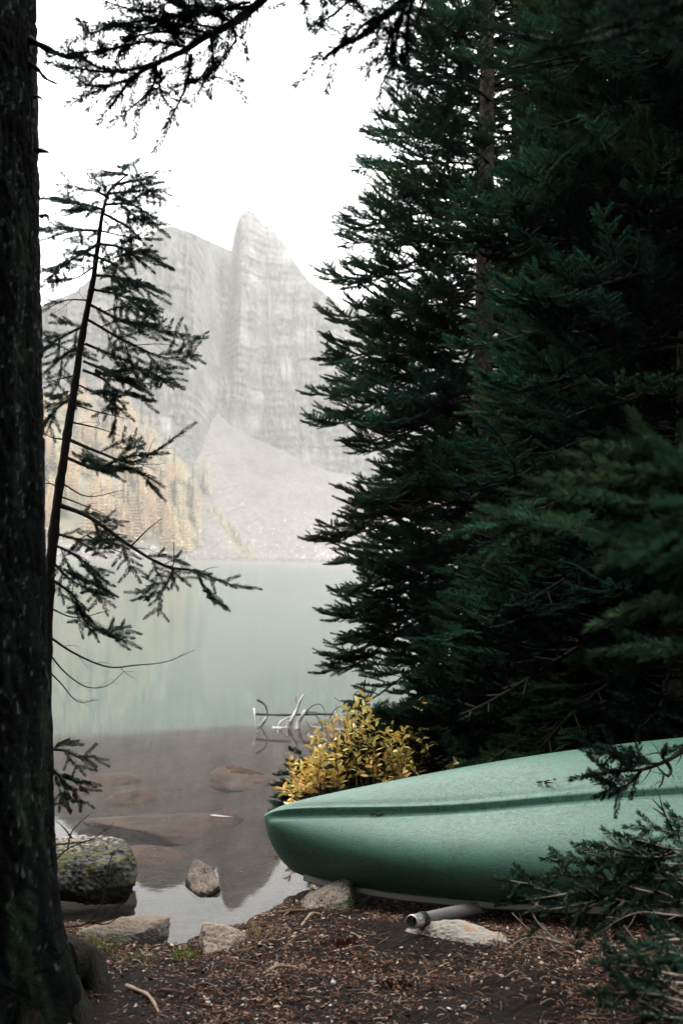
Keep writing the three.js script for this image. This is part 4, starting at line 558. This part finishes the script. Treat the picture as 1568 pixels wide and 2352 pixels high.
// ------------------------------------------------------------------ forest floor
{
  const R = mulberry(31), sliver = (() => { const a = new Acc(); a.tube([V(-0.5, 0, 0), V(-0.17, 0.05, 0.07), V(0.2, 0.06, 0.05), V(0.5, 0, -0.06)], () => 0.055, 3); return a.geo(); })(), flake = rockGeo(91, [0.5, 0.10, 0.34], { detail: 1, planes: 7, rough: 0.2 }, () => [1, 1, 1]), seed = rockGeo(92, [0.5, 0.3, 0.4], { detail: 1, planes: 7 }, () => [1, 1, 1]);
  const lay = (n, geo, s0, s1, pal, name, label) => {
    const mats = [], cols = []; let guard = 0;
    while (mats.length < n && guard++ < n * 6) {
      const near = R() < 0.9, x = near ? lerp(-1.25, 1.6, R()) : lerp(-4, 4, R()), z = near ? -lerp(2.1, 4.6, R()) : -lerp(-1, 6.5, R()), y = groundY(x, z); if (y < 0.008) continue; if (fbm(x * 2.2, 8, z * 2.2, 3) < -0.04 + 0.45 * (R() - 0.6)) continue;
      const s = lerp(s0, s1, R() * R()), e = new THREE.Euler((R() - 0.5) * 0.9, R() * 6.28, (R() - 0.5) * 0.9); mats.push(new THREE.Matrix4().compose(V(x, y + s * 0.12, z), new THREE.Quaternion().setFromEuler(e), V(s, s, s))); const c = pal[Math.floor(Math.pow(R(), 1.7) * pal.length * 0.999)], k = (0.6 + 0.8 * R()) * 0.5; cols.push(rgb(c[0] * k, c[1] * k, c[2] * k));
    }
    stuff(name, geo, std({ color: 0xffffff, roughness: 0.6 }), mats, cols, scene, label, 'litter');
  };
  lay(42000, sliver, 0.010, 0.036, [[0.11, 0.038, 0.017], [0.19, 0.064, 0.026], [0.03, 0.018, 0.013], [0.30, 0.13, 0.065], [0.48, 0.29, 0.18], [0.62, 0.50, 0.39]], 'needle_litter', 'brown fallen needles strewn thickly over the bank');
  lay(15000, flake, 0.007, 0.022, [[0.03, 0.018, 0.014], [0.16, 0.064, 0.034], [0.34, 0.17, 0.10], [0.60, 0.46, 0.36]], 'bark_litter', 'small brown bark flakes mixed into the needles on the bank');
  lay(5500, seed, 0.004, 0.010, [[0.25, 0.17, 0.12], [0.45, 0.36, 0.29], [0.65, 0.57, 0.50]], 'gravel', 'pale grit scattered in the brown litter of the bank');
  // fallen twigs and bared roots
  const tm = [std({ color: rgb(0.11, 0.07, 0.05) }), std({ color: rgb(0.26, 0.19, 0.14) }), std({ color: rgb(0.09, 0.06, 0.045) })];
  const twig = (pp, r) => { const a = pp.map(([x, z], i) => { const y = groundY(x, z); return V(x, Math.max(y, 0.01) + r * 0.7 + 0.012 * Math.sin(i * 2.1 + x * 9), z); }), o = solid('fallen_twig', new Acc().tube(smooth(a, 14).map((p) => p.clone().sub(a[0])), (q) => r * (1 - 0.5 * q) * (1 + 0.2 * Math.sin(q * 19)), 6).geo(), tm[Math.floor(R() * 3)], 'thin bent twig or rootlet lying on the brown needle litter', 'twig', 'twigs and rootlets on the litter'); o.position.copy(a[0]); };
  for (let k = 0; k < 74; k++) { const x = lerp(-0.75, 1.1, R()), z = -lerp(2.6, 4.25, R()); if (groundY(x, z) < 0.03) continue; const l = lerp(0.05, 0.26, R() * R()), a = (R() - 0.5) * 1.6 + (R() < 0.25 ? 1.5 : 0), w = (R() - 0.5) * 0.5; twig([0, 0.33, 0.66, 1].map((q) => [x + Math.cos(a + w * q) * l * q + (R() - 0.5) * 0.012, z + Math.sin(a + w * q) * l * q + (R() - 0.5) * 0.012]), lerp(0.002, 0.0055, R() * R())); }
  const from = (...pp) => pp.map(([x, y]) => { const p = OW(x, y, 0.14); return [p.x, p.z]; });
  twig(from([370, 2255], [420, 2240], [470, 2238], [520, 2265]), 0.006); twig(from([535, 2150], [585, 2138], [640, 2120]), 0.006); twig(from([640, 2150], [690, 2120], [760, 2100]), 0.005); twig(from([600, 2215], [640, 2190], [700, 2195]), 0.006); twig(from([690, 2090], [720, 2065], [745, 2060]), 0.007); twig(from([290, 2240], [340, 2262], [365, 2290]), 0.009); twig(from([860, 2135], [910, 2130], [935, 2128]), 0.004); twig(from([640, 2040], [668, 2052], [700, 2048]), 0.008); twig(from([150, 2330], [180, 2362], [200, 2400]), 0.012); twig(from([430, 2200], [480, 2180], [560, 2175], [630, 2178]), 0.005);
  // tufts and moss
  const tuft = (p, n, h, m, label, spread = 0.05) => { const a = new Acc(), q = mulberry(n + 5); for (let k = 0; k < n; k++) { const az = q() * 6.28, r = spread * Math.sqrt(q()), b = V(Math.cos(az) * r, -0.01, Math.sin(az) * r), l = h * (0.5 + 0.7 * q()), c = b.clone().add(V(Math.cos(az) * l * 0.2, l * 0.65, Math.sin(az) * l * 0.2)), d = b.clone().add(V(Math.cos(az) * l * (0.4 + 0.4 * q()), l * (0.7 + 0.25 * q()), Math.sin(az) * l * 0.6)); a.tube([b, c, d], (u) => 0.0016 * (1 - 0.8 * u), 3); } const o = solid('grass_tuft', a.geo(), m, label, 'grass'); o.position.copy(p); };
  const G = (x, y) => { const p = OW(x, y, 0.1); p.y = groundY(p.x, p.z); return p; }, gr = std({ color: rgb(0.11, 0.14, 0.04) }), dry = std({ color: rgb(0.34, 0.24, 0.12) });
  tuft(G(232, 2165), 90, 0.055, gr, 'green grass tuft at the left end of the flat rock', 0.07); tuft(G(300, 2195), 60, 0.035, gr, 'thin grass growing in front of the flat rock', 0.08); tuft(G(423, 2180), 70, 0.04, std({ color: rgb(0.12, 0.19, 0.03) }), 'bright green grass tuft between the flat rock and the tan rock', 0.035); tuft(G(600, 2130), 40, 0.06, dry, 'dry straw coloured grass tuft right of the rounded tan rock', 0.06); tuft(G(215, 2150), 30, 0.05, dry, 'dry yellow grass blades between the thick trunk and the flat rock', 0.04);
  const red = std({ color: 0xffffff }), moss = (x, y, n, c, label) => { const p = G(x, y), ms = []; for (let k = 0; k < n; k++) { const a = R() * 6.28, r = Math.sqrt(R()); const q = V(p.x + Math.cos(a) * r * 0.06, 0, p.z + Math.sin(a) * r * 0.03); q.y = groundY(q.x, q.z) - 0.004; ms.push(sprigMatrix(q, V(R() - 0.5, 1.2, R() - 0.5).normalize(), R, 0.18 + 0.12 * R())); } const o = stuff('red_moss', spruceG[0], red, ms, greens(c, 0.4, 12, R), scene, label, 'moss'); };
  moss(785, 2166, 50, [0.22, 0.03, 0.018], 'dark red moss patch in the litter left of the pale flat rock'); moss(905, 2268, 40, [0.12, 0.025, 0.018], 'dull red moss patch near the middle of the bottom edge'); moss(440, 2170, 14, [0.38, 0.09, 0.02], 'tiny orange moss cushion by the rounded tan rock');
  // bits afloat
  const bark = solid('floating_bark', rockGeo(95, [0.055, 0.005, 0.017], { detail: 8, planes: 10, rough: 0.12 }, (v, n) => [0.36 + 0.2 * n, 0.35 + 0.2 * n, 0.34 + 0.2 * n]), rockM, 'flat grey piece of bark floating left of the canoe bow', 'bark'); bark.position.copy(OW(508, 1876)).setY(0.004); bark.rotation.y = -0.2;
  const fl = [], fc = []; for (let k = 0; k < 420; k++) { const x = lerp(-1.9, 0.1, R()), z = -lerp(3.9, 8.5, R()); if (groundY(x, z) > -0.015) continue; const s = lerp(0.006, 0.02, R() * R()); fl.push(new THREE.Matrix4().compose(V(x, 0.0022, z), new THREE.Quaternion().setFromEuler(new THREE.Euler(0, R() * 6.28, 0)), V(s, s * 0.25, s * 0.5))); const k2 = 0.35 + 0.4 * R(); fc.push(R() < 0.1 ? rgb(0.7, 0.4, 0.1) : rgb(k2, k2 * 0.95, k2 * 0.88)); }
  stuff('floating_debris', sliver, std({ color: 0xffffff }), fl, fc, scene, 'pale needles and scraps afloat on the shallow water', 'debris');
}

// ------------------------------------------------------------------ larches and firs on the far bank
{
  const farTree = (seed, wide, airy) => { const R = mulberry(seed), a = new Acc(), n = 620; for (let k = 0; k < n; k++) { const h = 0.06 + 0.94 * Math.pow(R(), 0.85), lay = Math.floor(h * 13) / 13, az = R() * 6.28, rr = wide * (1 - h) * (0.65 + 0.5 * hash2(Math.floor(h * 13), Math.floor(az * 1.6), seed)) * Math.sqrt(R()) + 0.006, y = lerp(h, lay + 0.03, airy) - rr * 0.18, c = V(Math.cos(az) * rr, y, Math.sin(az) * rr), s = (0.016 + 0.026 * R()) * (1.15 - 0.5 * h), d = V(Math.cos(az), -0.3 + 0.5 * R(), Math.sin(az)), e = V(-Math.sin(az), (R() - 0.5) * 0.5, Math.cos(az)), st = a.p.length / 3, nn = V(R() - 0.5, 0.6, R() - 0.5).normalize(); for (const [u, v] of [[-1, -0.6], [1, -0.6], [0, 1.2]]) a.vert(c.x + d.x * s * v + e.x * s * u, c.y + d.y * s * v + e.y * s * u, c.z + d.z * s * v + e.z * s * u, nn.x, nn.y, nn.z); a.i.push(st, st + 1, st + 2); } return a.geo(); };
  const trunkG = new Acc().tube([V(0, -0.03, 0), V(0, 0.5, 0), V(0, 0.97, 0)], (q) => 0.012 - 0.011 * q, 5).geo(), tm = std({ color: rgb(0.14, 0.11, 0.09) });
  const shapes = [farTree(1, 0.27, 0.5), farTree(2, 0.31, 0.3), farTree(3, 0.24, 0.6)], firs = [farTree(4, 0.17, 0.2), farTree(5, 0.15, 0.3)];
  const yel = [[0.76, 0.58, 0.38], [0.78, 0.64, 0.46], [0.72, 0.53, 0.33]].map((c) => std({ color: rgb(...c), roughness: 1, side: THREE.DoubleSide })), grn = [[0.07, 0.085, 0.065], [0.085, 0.095, 0.07]].map((c) => std({ color: rgb(...c), roughness: 1, side: THREE.DoubleSide }));
  const R = mulberry(61), proto = {}; let made = 0;
  const restY = [], restG = [], spots = [];
  for (let k = 0; k < 400; k++) { const px = lerp(-40, 211, Math.pow(R(), 0.85)), lim = clamp(0.98 - sst(120, 200, px) * 0.2, 0, 1); if (R() < sst(150, 214, px) * 0.85) continue; const t = lerp(0.05, lim, Math.pow(R(), 1.25)); if (px > 150 && t > 0.75 && R() < 0.6) continue; spots.push([px, t]); }
  for (let k = 0; k < 26; k++) { const t = lerp(0.03, 0.30, R()); spots.push([206 + 48 * (1 - t * 3.2) + (R() - 0.5) * 9, t]); }
  spots.forEach(([px, t], k) => {
    const p = farPoint(px, t), H = (px > 207 ? 7 : 21 + 11 * R()) * (1 - 0.2 * t), green = R() < 0.26; 
    if (px < 20 || t > 0.62 || px > 207 || made >= 210) { const m = new THREE.Matrix4().makeScale(H, H, H); m.setPosition(p); (green ? restG : restY).push(m); return; }
    made++; const id = (green ? 'g' : 'y') + Math.floor(R() * (green ? 2 : 3)); let o;
    if (proto[id]) { o = proto[id].clone(); o.name = numbered(green ? 'far_fir' : 'larch_tree'); scene.add(o); } else { o = thing(green ? 'far_fir' : 'larch_tree', green ? 'dark far fir standing among yellow larches on the opposite bank' : 'yellow autumn larch standing on the hazy slope of the opposite bank', green ? 'fir tree' : 'larch', V(0, 0, 0), 0, green ? 'dark firs on the far bank' : 'yellow larches on the far bank'); part('trunk', trunkG, tm, o); part('crown', green ? firs[+id[1]] : shapes[+id[1]], (green ? grn : yel)[+id[1]], o); proto[id] = o; }
    o.position.copy(p); o.rotation.y = R() * 6; o.scale.setScalar(H); o.scale.y *= 0.9 + 0.3 * R();
  });
  stuff('larch_wood', shapes[0], yel[1], restY, [rgb(1, 1, 1), rgb(0.9, 0.95, 1), rgb(1.05, 0.95, 0.9)], scene, 'mass of yellow larches high on the far slope', 'larch wood'); stuff('fir_wood', firs[0], grn[0], restG, null, scene, 'dark firs mixed into the larches high on the far slope', 'fir wood');
  const bg = rockGeo(97, [1, 0.75, 0.9], { detail: 3, planes: 10, rough: 0.1 }, () => [0.5, 0.49, 0.47]), bm = []; for (let k = 0; k < 900; k++) { const px = lerp(40, 420, R()), t = px < 205 ? lerp(0.0, 0.1, R() * R()) : lerp(0.0, 0.45, R() * R()), p = farPoint(px, t + 0.012), s = lerp(0.25, 1.3, R() * R() * R()); bm.push(new THREE.Matrix4().compose(p, new THREE.Quaternion().setFromEuler(new THREE.Euler(R() * 3, R() * 6, R() * 3)), V(s, s, s))); }
  stuff('far_boulders', bg, rockM, bm, null, scene, 'pale boulders strewn along the far shore and scree', 'boulders');
}

renderer.render(scene, camera);
